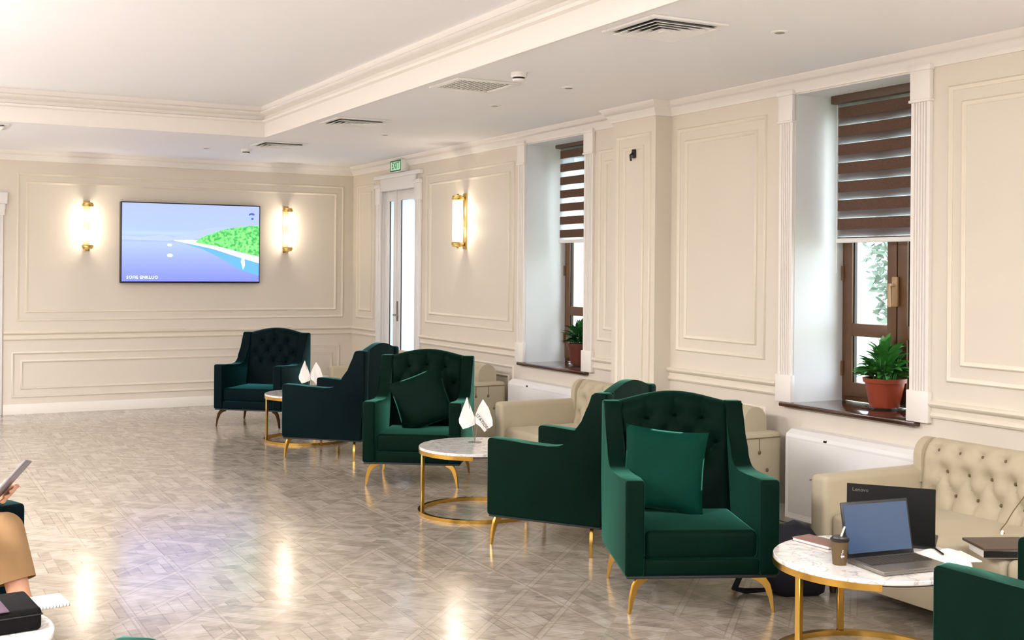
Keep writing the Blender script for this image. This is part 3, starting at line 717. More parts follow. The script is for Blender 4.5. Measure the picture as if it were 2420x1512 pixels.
def armchair(label, m, mb, leg=m_gold):
    t = thing('armchair', label, 'armchair', group='velvet wing armchairs')
    H_ = .355
    # side panels: arm in front rising into the wing
    prof = [(-H_, .17), (-H_, .605), (-.24, .600), (-.10, .590), (.03, .585), (.105, .592), (.155, .620), (.195, .668), (.232, .735), (.262, .805), (.283, .868), (.300, .893), (.385, .893), (.375, .5), (.355, .17)]
    prof = roundprof(prof, .022)
    for s in (-1, 1):
        b = new(); x0, x1 = (s*H_, s*(H_-.088)) if s < 0 else (s*(H_-.088), s*H_)
        prism(b, prof, x0, x1, 'x')
        es = [e for e in b.edges if abs(e.verts[0].co.x-e.verts[1].co.x) < 1e-6]
        bmesh.ops.bevel(b, geom=es, offset=.012, segments=3, affect='EDGES', profile=.5, clamp_overlap=True)
        obj('side_panel', b, m, t, ang=50)
    # piping along the outer front edge
    # backrest: tufted front, arched top
    iw = .54
    def topz(u): return .897+.048*math.cos(max(-1, min(1, u/.27))*math.pi/2)**1.1 - .0
    btn = [(-.14, .50), (0, .50), (.14, .50), (-.07, .39), (.07, .39), (-.21, .39), (.21, .39), (-.14, .28), (0, .28), (.14, .28)]
    cre = []
    for i, p in enumerate(btn):
        for q in btn[i+1:]:
            if .1 < math.hypot(p[0]-q[0], p[1]-q[1]) < .135: cre.append((*p, *q))
    for u in (-.14, 0, .14): cre.append((u, .50, u, .585))
    def surf(u, v):
        z = .33+(topz(u)-.33-.02)*(v/.6); yy = .165+.115*(v/.6)
        e = max(0, (abs(u)-.24)/.03); yy += .012*e*e
        if v > .56: yy += ((v-.56)/.04)**2*.02
        return (u, yy, z), (0, -1, .15)
    b = new(); g = tufted(b, iw, .6, 44, 44, btn, surf, .034, .036, cre)
    # rolled top and rear face
    top = g[-1]; r1 = [b.verts.new((v.co.x, v.co.y+.025, v.co.z+.016)) for v in top]; r2_ = [b.verts.new((v.co.x, v.co.y+.075, v.co.z+.014)) for v in top]
    r3 = [b.verts.new((v.co.x, .378, v.co.z-.006)) for v in top]; r4 = [b.verts.new((v.co.x, .352, .18)) for v in top]; r5 = [b.verts.new((v.co.x, .20, .18)) for v in top]
    for A, B in ((top, r1), (r1, r2_), (r2_, r3), (r3, r4), (r4, r5)):
        for i in range(len(A)-1): b.faces.new((A[i], A[i+1], B[i+1], B[i]))
    back = obj('backrest', b, m, t, ang=60)
    for (u, v) in btn:
        p, n = surf(u, v); b = new(); bmesh.ops.create_uvsphere(b, u_segments=12, v_segments=6, radius=.009)
        bmesh.ops.scale(b, vec=(1, .5, 1), verts=b.verts); obj('button', b, mb, back, (p[0], p[1]+.018, p[2]))
    # seat
    b = new(); vs = box(b, -.262, .262, -.335, .19, .243, .372, .028, 4)
    for v in b.verts:
        if v.co.z > .33: v.co.z += .012*math.cos(v.co.x/.262*1.5)*math.cos((v.co.y+.07)/.26*1.2)
    obj('seat_cushion', b, m, t, ang=60)
    b = new(); box(b, -.268, .268, -.338, .34, .172, .243, .01, 3); obj('seat_base', b, m, t)
    b = new(); box(b, -.345, .345, -.345, .345, .160, .172, .002); obj('underside', b, m_dark, t)
    # sabre legs
    for sx in (-1, 1):
        for sy, fy in ((-1, -.335), (1, .285)):
            b = new(); P = [(-.112, .160, .012), (-.080, .157, .015), (-.052, .146, .017), (-.030, .120, .016), (-.014, .070, .012), (-.004, 0, .007)]
            up_, lo = [], []
            for k, (x, z, w) in enumerate(P):
                a = P[max(k-1, 0)]; c = P[min(k+1, len(P)-1)]; d = Vector((c[0]-a[0], c[1]-a[1])).normalized(); n = Vector((-d.y, d.x))
                up_.append((x+n.x*w, min(z+n.y*w, .166))); lo.append((x-n.x*w, z-n.y*w))
            up_[-1] = (.006, 0); lo[-1] = (-.008, 0); up_[0] = (-.112, .166); lo[0] = (-.112, .146)
            prism(b, up_+lo[::-1], -.009, .009, 'y')
            es = [e for e in b.edges if abs(e.verts[0].co.y-e.verts[1].co.y) < 1e-6]
            bmesh.ops.bevel(b, geom=es, offset=.003, segments=2, affect='EDGES')
            bmesh.ops.transform(b, matrix=Matrix.Translation((sx*.333, fy, 0)) @ Matrix.Rotation(math.atan2(sy*.36, sx), 4, 'Z') @ Matrix.Diagonal((.86, 1, 1, 1)), verts=b.verts)
            leg_meshes.setdefault(leg.name, []).append(obj('leg', b, leg, t).data)
    return t
def place(o, x, y_, deg): o.location = (x, y_, 0); o.rotation_euler = (0, 0, R(deg))
A = armchair('nearest fully visible emerald velvet armchair, facing left with a square cushion on its seat', m_green, m_btn); place(A, -1.555, -8.70, -24)
B = dup(A, (-1.472, -7.49, 0), R(-147), 'dark green velvet armchair seen from its side, directly behind the nearest armchair')
Cc = dup(A, (-1.457, -5.31, 0), R(-33.8), 'dark green velvet armchair behind the flag table, with a tilted cushion')
F_ = dup(A, (-1.541, -10.837, 0), R(-165.5), 'emerald armchair cropped by the lower right corner, only its arm showing')
H2 = dup(A, (-5.047, -11.285, 0), R(-118), 'green armchair whose top edge just shows at the bottom left')
E_ = armchair('teal velvet armchair farthest away, in front of the back wall', m_teal_lit, m_tbtn, m_dgold); place(E_, -1.60, -1.74, -41)
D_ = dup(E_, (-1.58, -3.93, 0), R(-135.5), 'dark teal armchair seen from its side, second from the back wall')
for ch in D_.children:      # the second teal-lit chair stands on gold legs
    if ch.data in leg_meshes[m_dgold.name]: ch.data = leg_meshes[m_gold.name][leg_meshes[m_dgold.name].index(ch.data)]
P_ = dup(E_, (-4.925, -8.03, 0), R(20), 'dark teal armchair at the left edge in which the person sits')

def cushion(name, label, m, loc, rot, s=.39, th=.12):
    b = new(); n = 18; sides = []
    for sg in (1, -1):
        g = []
        for j in range(n+1):
            row = []
            for i in range(n+1):
                u, v = -1+2*i/n, -1+2*j/n; pin = 1-.07*(1-abs(u*u))*abs(v)**2; pin2 = 1-.07*(1-abs(v*v))*abs(u)**2
                hgt = (max(0, 1-abs(u)**3.0)*max(0, 1-abs(v)**3.0))**.5
                row.append(b.verts.new((u*s/2*pin2, sg*hgt*th/2, v*s/2*pin)))
            g.append(row)
        for j in range(n):
            for i in range(n): b.faces.new((g[j][i], g[j][i+1], g[j+1][i+1], g[j+1][i]))
    bmesh.ops.remove_doubles(b, verts=b.verts, dist=.0005)
    o = obj(name, b, m, None, loc, rot, ang=80); return tag(o, label, 'cushion', 'velvet scatter cushions')
def loc_in(ch, v): # local point of a chair -> world
    m = Matrix.Translation(ch.location) @ Matrix.Rotation(ch.rotation_euler.z, 4, 'Z'); return m @ Vector(v)
p = loc_in(A, (-.09, .085, .580)); cushion('scatter_cushion', 'square emerald velvet cushion standing on the nearest armchair', m_cush, p, (R(-14), R(6), R(-24-5)), .41, .085)
p = loc_in(Cc, (.0, .065, .575)); cushion('scatter_cushion', 'dark green cushion leaning askew in the armchair behind the flags', m_green, p, (R(-16), R(-22), R(-33.8)), .42, .09)

# ------------------------------------------------------------------ round gold tables
def table(x, y_, label, band_a0, band_a1, legs):
    t = thing('round_coffee_table', label, 'table', (x, y_, 0), 0, 'round marble and gold coffee tables'); r = .378; z = .425
    b = new(); lathe(b, [(0, z-.018), (r-.003, z-.018), (r, z-.014), (r, z-.003), (r-.004, z), (0, z)], 72); obj('marble_top', b, m_marble, t, ang=30)
    b = new(); lathe(b, [(0, z-.027), (r-.02, z-.027), (r-.02, z-.018), (0, z-.018)], 48); obj('underboard', b, m_head, t)  # dark disc added for the shade under the marble's overhang
    b = new(); lathe(b, [(r-.018, z-.040), (r+.002, z-.040), (r+.002, z-.016), (r-.018, z-.016), (r-.018, z-.040)], 90, cap=False, a0=band_a0, a1=band_a1); obj('rim_band', b, m_gold, t)
    b = new(); lathe(b, [(r-.024, 0), (r+.004, 0), (r+.004, .022), (r-.024, .022), (r-.024, 0)], 96, cap=False); obj('floor_ring', b, m_gold, t)
    for a in legs:
        a = R(a); b = new(); cx, cy = (r-.008)*math.cos(a), (r-.008)*math.sin(a)
        box(b, -.010, .010, -.013, .013, .02, z-.03, .002, 1, Matrix.Translation((cx, cy, 0)) @ Matrix.Rotation(a, 4, 'Z')); obj('leg', b, m_gold, t)
    return t
T1 = table(-1.515, -9.86, 'round marble coffee table with gold legs carrying the laptops', R(-30), R(231), (180, 64, 305))
T2 = table(-1.60, -6.55, 'round marble table with white flags, between two dark green armchairs', R(-30), R(239), (174, 50, 300))
T3 = table(-1.57, -3.035, 'round gold-rimmed table half hidden behind the dark teal armchair', 0, 2*math.pi, (180, 60, 300))
TL = table(-4.876, -9.34, 'round marble table at the lower left corner carrying a black case', R(30), R(330), (-35, 90, 210))

# ------------------------------------------------------------------ sofas (face -X)
def sofa(y_far, y_near, label):
    L_ = (y_far-y_near)/2; t = thing('tufted_sofa', label, 'sofa', (0, (y_far+y_near)/2, 0), 0, 'beige button-tufted sofas')
    aw = .115
    for s in (-1, 1):
        b = new(); y0, y1 = (L_-aw, L_) if s > 0 else (-L_, -L_+aw)
        vs = box(b, -.985, -.12, y0, y1, .07, .57, .03, 4); arm = obj('arm', b, m_beige, t, ang=50)
        b = new(); box(b, -.98, -.14, s*(L_)-.003, s*(L_)+.003, .535, .541); obj('seam', b, m_bbtn, arm, smooth=False)
        for (xx, zz) in ((-.30, .45), (-.42, .45), (-.54, .45), (-.24, .34), (-.36, .34), (-.48, .34)):
            b = new(); bmesh.ops.create_uvsphere(b, u_segments=10, v_segments=6, radius=.013); bmesh.ops.scale(b, vec=(1, .4, 1), verts=b.verts)
            if zz > .4: box(b, -.0025, .0025, -.002, .002, 0, .085)
            obj('button', b, m_bbtn, arm, (xx, s*L_, zz))
    # backrest, rolled top
    w = 2*(L_-aw)
    path = [(-.375, .36), (-.365, .44), (-.352, .52), (-.345, .58), (-.345, .62), (-.338, .66), (-.318, .695), (-.285, .717), (-.25, .72), (-.215, .71), (-.19, .685), (-.18, .64), (-.18, .4)]
    Ls = [0]
    for a, c in zip(path, path[1:]): Ls.append(Ls[-1]+math.dist(a, c))
    def P(v):
        for k in range(len(path)-1):
            if v <= Ls[k+1]+1e-9:
                s = (v-Ls[k])/(Ls[k+1]-Ls[k]); a, c = path[k], path[k+1]; d = ((c[0]-a[0]), (c[1]-a[1])); l = math.hypot(*d); return (a[0]+d[0]*s, a[1]+d[1]*s), (-d[1]/l, d[0]/l)
        return path[-1], (1, 0)
    def surf(u, v):
        p, n = P(v); e = max(0, (abs(u)-(w/2-.03))/.03); return (p[0]+.012*e*e, u, p[1]-.01*e*e), (n[0], 0, n[1])
    btn = []; k = 0
    for r_, v in enumerate((.105, .215, .33)):
        off = .065 if r_ == 1 else 0; u = -w/2+.075+off
        while u < w/2-.03: btn.append((u, v)); u += .132
    cre = []
    for i, p in enumerate(btn):
        for q in btn[i+1:]:
            dd = math.hypot(p[0]-q[0], p[1]-q[1])
            if .1 < dd < .131 and abs(p[1]-q[1]) > .05: cre.append((*p, *q))
        if p[1] < .11: cre.append((p[0], 0, p[0], p[1]))
    b = new(); vs = tufted(b, w, Ls[-1], int(w/.013), 48, [(p[0], p[1]) for p in btn], surf, .050, .027, cre)
    for row in (0, -1):
        pass
    endA = [r[0] for r in vs]; endB = [r[-1] for r in vs]; b.faces.new(endA); b.faces.new(endB[::-1])
    back = obj('backrest', b, m_beige, t, ang=60)
    if len(btn) > 0:
        b0 = None
        for (u, v) in btn:
            p, n = surf(u, v)
            if b0 is None:
                b = new(); bmesh.ops.create_uvsphere(b, u_segments=10, v_segments=6, radius=.0085); b0 = obj('button', b, m_bbtn, back); o = b0
            else: o = b0.copy(); C.objects.link(o); o.parent = back
            o.location = (p[0]-n[0]*.040, p[1], p[2]-n[2]*.040)
    # dome ends of the back roll behind each arm
    for s in (-1, 1):
        b = new(); pr = [(-.27+.088*math.cos(a), .625+.095*math.sin(a)) for a in [math.pi*k/16 for k in range(17)]] + [(-.358, .5), (-.182, .5)]
        y0, y1 = (w/2-.01, w/2+.04) if s > 0 else (-w/2-.04, -w/2+.01)
        prism(b, pr, y0, y1, 'y'); obj('back_end', b, m_beige, t, ang=40)
    for k in range(2):
        y0 = -w/2+k*w/2+.003; y1 = y0+w/2-.006; b = new(); box(b, -.955, -.33, y0, y1, .235, .388, .028, 4)
        for v in b.verts:
            if v.co.z > .36: v.co.z += .008*math.cos((v.co.x+.64)/.31*1.3)
        obj('seat_cushion', b, m_beige, t, ang=55)
    b = new(); box(b, -.95, -.16, -L_+.02, L_-.02, .08, .236, .01, 2); obj('base', b, m_beige, t)
    for sx in (-.9, -.2):
        for s in (-1, 1):
            b = new(); lathe(b, [(0, 0), (.015, 0), (.024, .075), (0, .075)], 14, sx, s*(L_-.08)); obj('leg', b, m_head, t)
    return t
sofa(-8.93, -11.15, 'beige tufted sofa at the right edge, behind the laptops')
sofa(-5.50, -7.70, 'beige tufted sofa in the middle, between the two green armchairs and the wall').location.x = .045
sofa(-1.93, -4.16, 'beige tufted sofa farthest away, under the wall sconce')

# ------------------------------------------------------------------ things on the tables
ZT1 = .425
def laptop(name, label, hx0, hy0, hx1, hy1, depth, lid_h, lean, lidm, scrm, side, logo=None):
    """hinge from (hx0,hy0) to (hx1,hy1); base extends to the right-hand side when side=1"""
    d = Vector((hx1-hx0, hy1-hy0)); w = d.length; ang = math.atan2(d.y, d.x)
    t = thing(name, label, 'laptop', ((hx0+hx1)/2, (hy0+hy1)/2, ZT1), ang if side < 0 else ang)
    # local: hinge along X, base toward -Y when side<0 (camera side), +Y when side>0
    s = side; b = new(); box(b, -w/2, w/2, min(0, s*depth), max(0, s*depth), .002, .017, .004); base = obj('base', b, m_silver if lidm is m_silver else m_black, t)
    b = new(); box(b, -w/2+.02, w/2-.02, min(s*.025, s*depth*.58), max(s*.025, s*depth*.58), .0168, .019); kb = obj('keyboard', b, m_keys, base, smooth=False)
    nk = 12
    for r_ in range(5):
        bb = new()
        for c in range(nk):
            x = -w/2+.026+c*(w-.052)/nk; yy = s*(.03+r_*(depth*.58-.035)/5)
            box(bb, x, x+(w-.052)/nk-.003, min(yy, yy+s*.018), max(yy, yy+s*.018), .019, .021)
        obj('key_row', bb, m_black if s > 0 else m_keys, base, smooth=False)
    b = new(); box(b, -.05, .05, min(s*depth*.65, s*depth*.95), max(s*depth*.65, s*depth*.95), .0168, .0176); obj('touchpad', b, m_silver, base, smooth=False)
    Mx = Matrix.Translation((0, 0, .014)) @ Matrix.Rotation(s*lean, 4, 'X')
    b = new(); box(b, -w/2, w/2, -.004, .004, 0, lid_h, .003, 2, Mx); lid = obj('lid', b, lidm if lidm is not m_silver else m_black, t)
    b = new(); y0, y1 = (.0042, .005) if s > 0 else (-.005, -.0042); box(b, -w/2+.009, w/2-.009, y0, y1, .018, lid_h-.011, 0, 1, Mx); obj('screen', b, scrm, lid, smooth=False)
    if logo:
        b = text_bm(logo, .022); Lm = Mx @ Matrix.Translation((-w/2+.055, -.0046, lid_h-.024)) @ Matrix.Rotation(R(90), 4, 'X'); bmesh.ops.transform(b, matrix=Lm, verts=b.verts); obj('logo', b, m_silver, lid, smooth=False, recalc=False)
    return t
laptop('laptop', 'open laptop with a blue-grey screen and silver deck, nearer the cup', -1.675, -9.893, -1.358, -9.935, .225, .215, R(12), m_silver, m_lcd, -1)
laptop('laptop', 'black laptop turned away, its closed dark lid back facing the camera', -1.423, -9.632, -1.203, -9.905, .23, .232, R(-3), m_lid, m_lcd, 1, 'Lenovo')
# coffee cup
t = thing('coffee_cup', 'brown paper coffee cup with a black lid and straw', 'cup', (-1.716, -9.898, ZT1))
b = new(); lathe(b, [(0, .002), (.0245, .002), (.026, .0), (.0335, .092), (0, .092)], 32); obj('cup_body', b, m_cup, t)
b = new(); lathe(b, [(.0345, .090), (.036, .092), (.036, .1), (.03, .103), (.028, .108), (0, .108)], 32); obj('lid', b, m_cuplid, t)
b = new(); tube(b, [(.004, 0, .10), (.018, -.008, .145)], .0035, 8); obj('straw', b, m_paper, t)
b = new()
lathe(b, [(.0302, .034), (.0306, .040)], 10, cap=False, a0=R(235), a1=R(262)); lathe(b, [(.0312, .05), (.0322, .062)], 4, cap=False, a0=R(246), a1=R(251)); lathe(b, [(.0306, .030), (.031, .050)], 3, cap=False, a0=R(240), a1=R(244))
obj('printed_mark', b, m_paper, t)
# brown notebook
b = new(); box(b, -.05, .05, -.095, .095, 0, .014, .003); t_ = thing('notebook', 'closed brown leather notebook on the marble table behind the cup', 'notebook', (-1.545, -9.60, ZT1), R(5))
b.free(); b = new(); box(b, -.052, .052, -.1, .1, .012, .015, .001); box(b, -.052, .052, -.1, .1, 0, .002, .0008); box(b, .049, .052, -.1, .1, 0, .015, .001); obj('cover', b, m_brownbook, t_)
b = new(); box(b, -.049, .049, -.097, .097, .002, .012); obj('pages', b, m_paper, t_, smooth=False)
# open book with pen
t = thing('open_book', 'open white notebook lying behind the nearer laptop', 'notebook', (-1.245, -10.01, ZT1), R(-22))
for s in (-1, 1):
    b = new(); rows = []; n = 8
    for k in range(n+1):
        q = k/n; x = s*q*.095; z = .004+.014*math.sin(math.pi*min(1, q*1.1+.05))*(1-q*.5)
        rows.append((x, z))
    prism(b, rows+[(rows[-1][0], 0), (0, 0)], -.085, .085, 'y'); obj('page_block', b, m_paper, t, ang=40)
t = thing('pen', 'black pen lying across the open white notebook', 'pen', (-1.263, -9.975, ZT1+.020), R(60))
b = new(); tube(b, [(-.055, 0, 0), (.045, 0, 0)], .004, 10); obj('barrel', b, m_black, t)
b = new(); tube(b, [(.045, 0, 0), (.058, 0, 0)], [.0038, .001], 8); obj('tip', b, m_silver, t)
# folder on box on the sofa seat
t = thing('paper_box', 'white flat box with a dark brown folder on it, on the right sofa', 'box', (-.905, -9.985, .396), R(-28))
b = new(); box(b, -.105, .105, -.08, .08, 0, .035, .004); obj('box_body', b, m_paper, t)
b = new(); box(b, -.107, .107, -.082, -.079, .004, .03); obj('dark_side', b, m_black, t, smooth=False)
tag(obj('folder', (lambda b: (box(b, -.125, .125, -.095, .095, 0, .012, .003), b)[1])(new()), mat('dark_brown_folder', srgb(84, 68, 54), .5, noise=.1), None, (-.905, -9.985, .433), (0, 0, R(-24))), 'dark brown folder lying on the white box on the sofa', 'folder')
# charger cable
b = new(); pts = [(-.33, -9.80, .68), (-.35, -9.70, .58), (-.38, -9.63, .47), (-.45, -9.64, .415), (-.56, -9.70, .405), (-.66, -9.80, .42), (-.76, -9.87, .452)]
sm = []
for i in range(len(pts)-1):
    for k in range(5):
        q = k/5; p0, p1, p2, p3 = [Vector(pts[max(0, min(len(pts)-1, i+j))]) for j in (-1, 0, 1, 2)]
        sm.append(.5*((2*p1)+(-p0+p2)*q+(2*p0-5*p1+4*p2-p3)*q*q+(-p0+3*p1-3*p2+p3)*q**3))
sm.append(Vector(pts[-1]))
tube(b, sm, .0025, 6)
t = thing('charger_cable', 'thin charger cable hanging down the sofa back to the folder', 'cable'); obj('cord', b, m_bbtn, t)
b = new(); tube(b, [(-.76, -9.87, .452), (-.80, -9.90, .453)], .006, 8); obj('plug', b, m_paper, t)
# handbag held up on the cropped armchair
t = thing('handbag', 'dark green handbag with a black handle at the right edge', 'bag', loc_in(F_, (-.10, .0, .385)), R(20))
b = new(); box(b, -.12, .12, -.05, .05, 0, .17, .02, 3); obj('bag_body', b, mat('dark_green_bag', srgb(40, 60, 44), .6, noise=.5, nscale=40), t)
b = new(); tube(b, [(-.07, 0, .16), (-.065, 0, .23), (-.03, 0, .27), (.03, 0, .27), (.065, 0, .23), (.07, 0, .16)], .008, 8); obj('handle', b, m_black, t)

# standing flags
def flags(x, y_, label, letter):
    t = thing('table_flags', label, 'flags', (x, y_, .425), R(-28.3), 'white table flags')
    b = new(); lathe(b, [(0, 0), (.045, 0), (.045, .004), (.01, .007), (.006, .012), (0, .012)], 28); obj('stand_base', b, m_acryl, t)
    for s in (-1, 1):
        b = new(); tube(b, [(0, 0, .01), (s*.010, 0, .05), (s*.018, 0, .12), (s*.047, 0, .292 if s < 0 else .282)], .0022, 8); pole = obj('pole', b, m_silver, t)
        b = new()
        if s < 0: out = [(-.048, .295), (-.03, .245), (-.002, .165), (.0, .115), (-.035, .098), (-.07, .085), (-.092, .125), (-.094, .150), (-.075, .215)]
        else: out = [(.046, .283), (.022, .235), (.0, .175), (.003, .125), (.03, .105), (.056, .068), (.078, .088), (.104, .112), (.102, .150), (.08, .225)]
        fr = [b.verts.new((px*1.12, -.004+.006*math.sin(px*90+pz*20), pz)) for px, pz in out]; bk_ = [b.verts.new((v.co.x, v.co.y+.0015, v.co.z)) for v in fr]
        b.faces.new(fr); b.faces.new(bk_[::-1])
        for i in range(len(fr)): b.faces.new((fr[i], bk_[i], bk_[(i+1) % len(fr)], fr[(i+1) % len(fr)]))
        fl = obj('flag_cloth', b, m_paper, t, smooth=False)
        if s > 0 and letter:
            b = text_bm(letter, .030); bmesh.ops.transform(b, matrix=Matrix.Translation((.047, -.012, .135)) @ Matrix.Rotation(R(52), 4, Vector((0, 1, 0))) @ Matrix.Rotation(R(90), 4, 'X'), verts=b.verts)
            obj('lettering', b, m_black, fl, smooth=False, recalc=False)
    return t
flags(-1.559, -6.424, 'pair of white table flags with dark lettering on the marble table', 'STATION')
flags(-1.55, -3.07, 'pair of white table flags on the farthest round table, before the teal chair', None)

# dark bag on the floor
t = thing('floor_bag', 'black bag slumped on the floor behind the gold table', 'bag', (-1.10, -8.93, 0), R(-20))
b = new(); rings = []
for z, rx, ry, ox in ((0, .10, .07, .03), (.02, .13, .09, .03), (.12, .17, .11, .0), (.24, .17, .10, -.02), (.32, .12, .06, -.03), (.34, .06, .03, -.03)):
    rings.append([b.verts.new((ox+rx*math.copysign(abs(math.cos(a))**.7, math.cos(a)), ry*math.copysign(abs(math.sin(a))**.7, math.sin(a))+.01*math.sin(3*a), z+.008*math.sin(2*a+1) if z > 0 else 0)) for a in [2*math.pi*k/20 for k in range(20)]])
for P0, P1 in zip(rings, rings[1:]):
    for k in range(20): b.faces.new((P0[k], P0[(k+1) % 20], P1[(k+1) % 20], P1[k]))
b.faces.new(rings[0][::-1]); b.faces.new(rings[-1]); obj('bag_body', b, m_darkbag, t, ang=70)
b = new(); tube(b, [(-.12, -.03, .26), (-.24, -.02, .14), (-.28, .0, .03), (-.22, .02, .012), (-.12, 0, .02)], [.012, .014, .016, .014, .01], 8); obj('strap', b, m_darkbag, t)

# left table things
t = thing('black_case', 'black woven case on the marble table at the lower left', 'case', (-4.72, -9.30, .425), R(6))
b = new(); box(b, -.17, .17, -.12, .12, 0, .070, .014, 3); obj('case_body', b, m_bagtex, t)
b = new(); box(b, -.172, .172, -.122, .122, .048, .052, .001); obj('zip', b, m_dark, t)
b = new(); box(b, .04, .075, -.12, .12, .069, .073, .002); obj('strap', b, mat('purple_grey_strap', srgb(80, 60, 74), .7, noise=.1), t)
t = thing('spiral_notepad', 'white spiral notepad partly under the black case', 'notepad', (-4.545, -9.10, .425), R(6))
b = new(); box(b, -.115, .115, -.075, .075, 0, .007, .001); obj('pages', b, m_paper, t)
b = new()
for k in range(22):
    x = -.11+k*.0105; lathe(b, [(.0055, -.001), (.0062, .0), (.0055, .001), (.0048, .0), (.0055, -.001)], 10, cap=False)
    vv = list(b.verts)[-50:]; bmesh.ops.transform(b, matrix=Matrix.Translation((x, -.075, .005)) @ Matrix.Rotation(R(90), 4, 'Y'), verts=vv)
obj('spiral_binding', b, mat('grey_wire', srgb(120, 116, 118), .4, metal=.6), t)

# ------------------------------------------------------------------ seated person
def capsule(b, p, q, r0, r1, n=14, m_=5):
    p, q = Vector(p), Vector(q); d = q-p; L_ = d.length; z = d.normalized() if L_ > 1e-6 else Vector((0, 0, 1)); x = z.orthogonal().normalized(); y_ = z.cross(x); rings = []
    seq = [(-r0*math.cos(a), r0*math.sin(a)) for a in [math.pi/2*k/m_ for k in range(1, m_+1)]] + [(L_+r1*math.sin(a), r1*math.cos(a)) for a in [math.pi/2*k/m_ for k in range(0, m_)]]
    for h_, r_ in seq: rings.append([b.verts.new(p+z*h_+(x*math.cos(2*math.pi*k/n)+y_*math.sin(2*math.pi*k/n))*r_) for k in range(n)])
    for A_, B_ in zip(rings, rings[1:]):
        for k in range(n): b.faces.new((A_[k], A_[(k+1) % n], B_[(k+1) % n], B_[k]))
    s = b.verts.new(p-z*r0); e = b.verts.new(q+z*r1)
    for k in range(n): b.faces.new((s, rings[0][(k+1) % n], rings[0][k])); b.faces.new((e, rings[-1][k], rings[-1][(k+1) % n]))
def blob(b, c, rx, ry, rz_, rot=0):
    r_ = bmesh.ops.create_uvsphere(b, u_segments=20, v_segments=12, radius=1); bmesh.ops.transform(b, matrix=Matrix.Translation(c) @ Matrix.Rotation(rot, 4, 'Z') @ Matrix.Diagonal((rx, ry, rz_, 1)), verts=r_['verts'])
def remesh(o, vx, it=4):
    m = o.modifiers.new('r', 'REMESH'); m.mode = 'VOXEL'; m.voxel_size = vx; m.use_smooth_shade = True
    s = o.modifiers.new('s', 'SMOOTH'); s.iterations = it; s.factor = .5
    dg = bpy.context.evaluated_depsgraph_get(); me = bpy.data.meshes.new_from_object(o.evaluated_get(dg)); o.modifiers.clear(); old = o.data; o.data = me; bpy.data.meshes.remove(old)
    for p_ in me.polygons: p_.use_smooth = True
    return o
per = thing('person', 'person in tan trousers seated in the left armchair, holding a grey tablet', 'person', (-4.93, -8.05, 0))
def L(v): return Vector(v)-Vector((-4.93, -8.05, 0))
hipL, hipR = (-4.83, -7.96, .47), (-5.01, -7.98, .47)
kneL, kneR = (-4.560, -8.40, .535), (-4.93, -8.52, .535)
ankL, ankR = (-4.475, -8.56, .10), (-4.90, -8.66, .10)
neck, chest, pelv = (-4.90, -7.97, 1.09), (-4.91, -7.93, .88), (-4.92, -7.93, .50)
shL, shR = (-4.73, -7.99, 1.02), (-5.07, -8.04, 1.02)
elL, elR = (-4.66, -8.20, .76), (-5.08, -8.30, .76)
wrL, wrR = (-4.605, -8.52, .705), (-4.86, -8.55, .72)
b = new()
capsule(b, L(pelv), L(chest), .14, .145); capsule(b, L(chest), L(neck), .13, .055); capsule(b, L(shL), L(shR), .065, .065)
capsule(b, L(neck), L((-4.89, -8.01, 1.18)), .055, .052)
hc = Vector(L((-4.88, -8.04, 1.29))); blob(b, hc, .076, .095, .115); blob(b, hc+Vector((0, -.03, -.06)), .055, .06, .06)
blob(b, hc+Vector((.0, -.098, -.01)), .014, .022, .026)
for s in (-1, 1): blob(b, hc+Vector((s*.078, 0, 0)), .012, .02, .03)
for hp, kn, an in ((hipL, kneL, ankL), (hipR, kneR, ankR)):
    capsule(b, L(hp), L(kn), .078, .052); capsule(b, L(kn), L(an), .050, .034); f = Vector(an)+Vector((.02, -.15, -.06)); capsule(b, L(an), L(f), .036, .03)
for sh, el, wr in ((shL, elL, wrL), (shR, elR, wrR)):
    capsule(b, L(sh), L(el), .050, .040); capsule(b, L(el), L(wr), .040, .026)
# hands gripping the tablet's edges: palm plus five bent fingers each
tab_c = Vector((-4.617, -8.70, .722)); tl = Vector((-.66, 0, -.75)).normalized(); tw_ = Vector((.21, .96, -.18)).normalized(); tw_ = (tw_-tl*tw_.dot(tl)).normalized(); tn = tl.cross(tw_).normalized()
def hand(wr, side):
    w_ = L(wr); edge = L(tab_c)+tw_*.075+tl*(.0 if side > 0 else .10)
    if side > 0: edge = L(tab_c)+tw_*.08-tl*.03
    palm = edge+tw_*.035-tn*side*.0; capsule(b, w_, palm, .024, .028)
    pn = tl
    for k in range(4):
        o_ = pn*((k-1.5)*.023); l = (.030, .036, .034, .026)[k]
        k0 = palm+o_-tw_*.0+tn*.02; k1 = palm+o_-tw_*.045+tn*.022; k2 = k1-tw_*l*.8+tn*.004; k3 = k2-tw_*.018-tn*.004
        capsule(b, palm+o_*.8, k0, .012, .010, 8, 3); capsule(b, k0, k1, .0098, .0092, 8, 3); capsule(b, k1, k2, .009, .0082, 8, 3); capsule(b, k2, k3, .008, .007, 8, 3)
    t0 = palm-pn*.02-tn*.018; t1 = t0-tw_*.04-pn*.006; t2 = t1-tw_*.026+tn*.002
    capsule(b, palm, t0, .015, .013, 8, 3); capsule(b, t0, t1, .0118, .0105, 8, 3); capsule(b, t1, t2, .010, .0085, 8, 3)
hand(wrL, 1); hand(wrR, -1)
body = remesh(obj('body', b, m_skin, per), .006, 3)
b = new(); capsule(b, L(pelv), L((-4.92, -7.94, .60)), .158, .15)
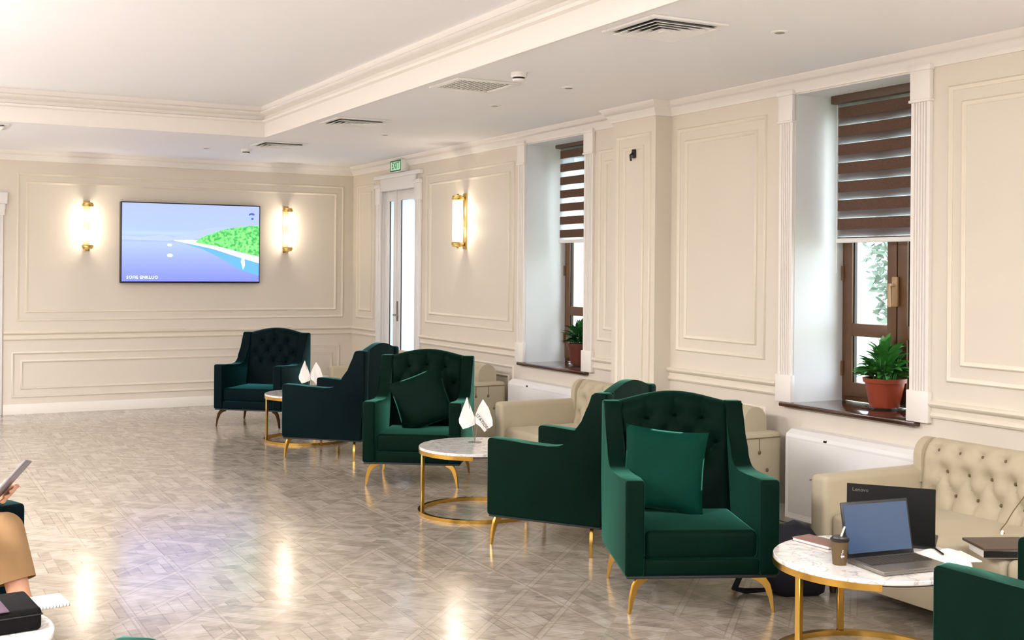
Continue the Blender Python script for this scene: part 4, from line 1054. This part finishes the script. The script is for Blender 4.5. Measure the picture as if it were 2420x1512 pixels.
for hp, kn, an in ((hipL, kneL, ankL), (hipR, kneR, ankR)):
    cu = Vector(kn).lerp(Vector(an), .50); capsule(b, L(hp), L(kn), .102, .070); capsule(b, L(kn), L(cu), .072, .074)
    mid_ = Vector(kn).lerp(Vector(hp), .25); capsule(b, L(mid_)+Vector((.02, 0, .02)), L(kn)+Vector((.01, .0, .0)), .06, .055)
tr = remesh(obj('trousers', b, m_trous, per), .009, 3)
# cut the trouser hems flat
bm2 = new(); bm2.from_mesh(tr.data)
for kn, an in ((kneL, ankL), (kneR, ankR)):
    cu = L(Vector(kn).lerp(Vector(an), .42)); n = (Vector(an)-Vector(kn)).normalized()
    bmesh.ops.bisect_plane(bm2, geom=bm2.verts[:]+bm2.edges[:]+bm2.faces[:], plane_co=cu, plane_no=n, clear_outer=True)
bm2.to_mesh(tr.data); bm2.free()
b = new(); capsule(b, L(pelv)+Vector((0, 0, .06)), L(chest), .160, .162); capsule(b, L(chest), L(neck)-Vector((0, 0, .03)), .148, .068); capsule(b, L(shL), L(shR), .078, .078)
for sh, el, wr in ((shL, elL, wrL), (shR, elR, wrR)): capsule(b, L(sh), L(el), .064, .052); capsule(b, L(el), L(Vector(el).lerp(Vector(wr), .75)), .052, .036)
remesh(obj('shirt', b, m_shirt, per), .011, 3)
b = new(); blob(b, hc+Vector((0, .018, .03)), .083, .098, .105); blob(b, hc+Vector((0, .04, -.02)), .08, .07, .09)
hr = remesh(obj('hair', b, m_hair, per), .01, 2)
for s in (-1, 1):
    b = new(); blob(b, hc+Vector((s*.03, -.083, .012)), .011, .008, .008); obj('eye', b, m_black, per)
b = new(); blob(b, hc+Vector((0, -.086, -.06)), .022, .009, .006); obj('mouth', b, mat('lips', srgb(170, 96, 84), .5), per)
for an in (ankL, ankR):
    b = new(); a_ = Vector(an); capsule(b, L(a_+Vector((0, .02, -.055))), L(a_+Vector((.025, -.17, -.062))), .042, .036); capsule(b, L(a_+Vector((0, 0, -.01))), L(a_+Vector((0, 0, -.05))), .042, .042)
    s_ = remesh(obj('shoe', b, m_shoe, per), .007, 2)
t = thing('tablet', 'grey tablet tilted in the seated person\'s hands', 'tablet', tab_c)
RM = Matrix((tl, tw_, tn)).transposed().to_4x4()
b = new(); box(b, -.165, .165, -.09, .09, -.004, .004, .003, 2, RM); obj('tablet_body', b, m_tablet, t)
b = new(); box(b, -.155, .155, -.08, .08, .0042, .0048, 0, 1, RM); obj('screen', b, m_tablet, t, smooth=False)
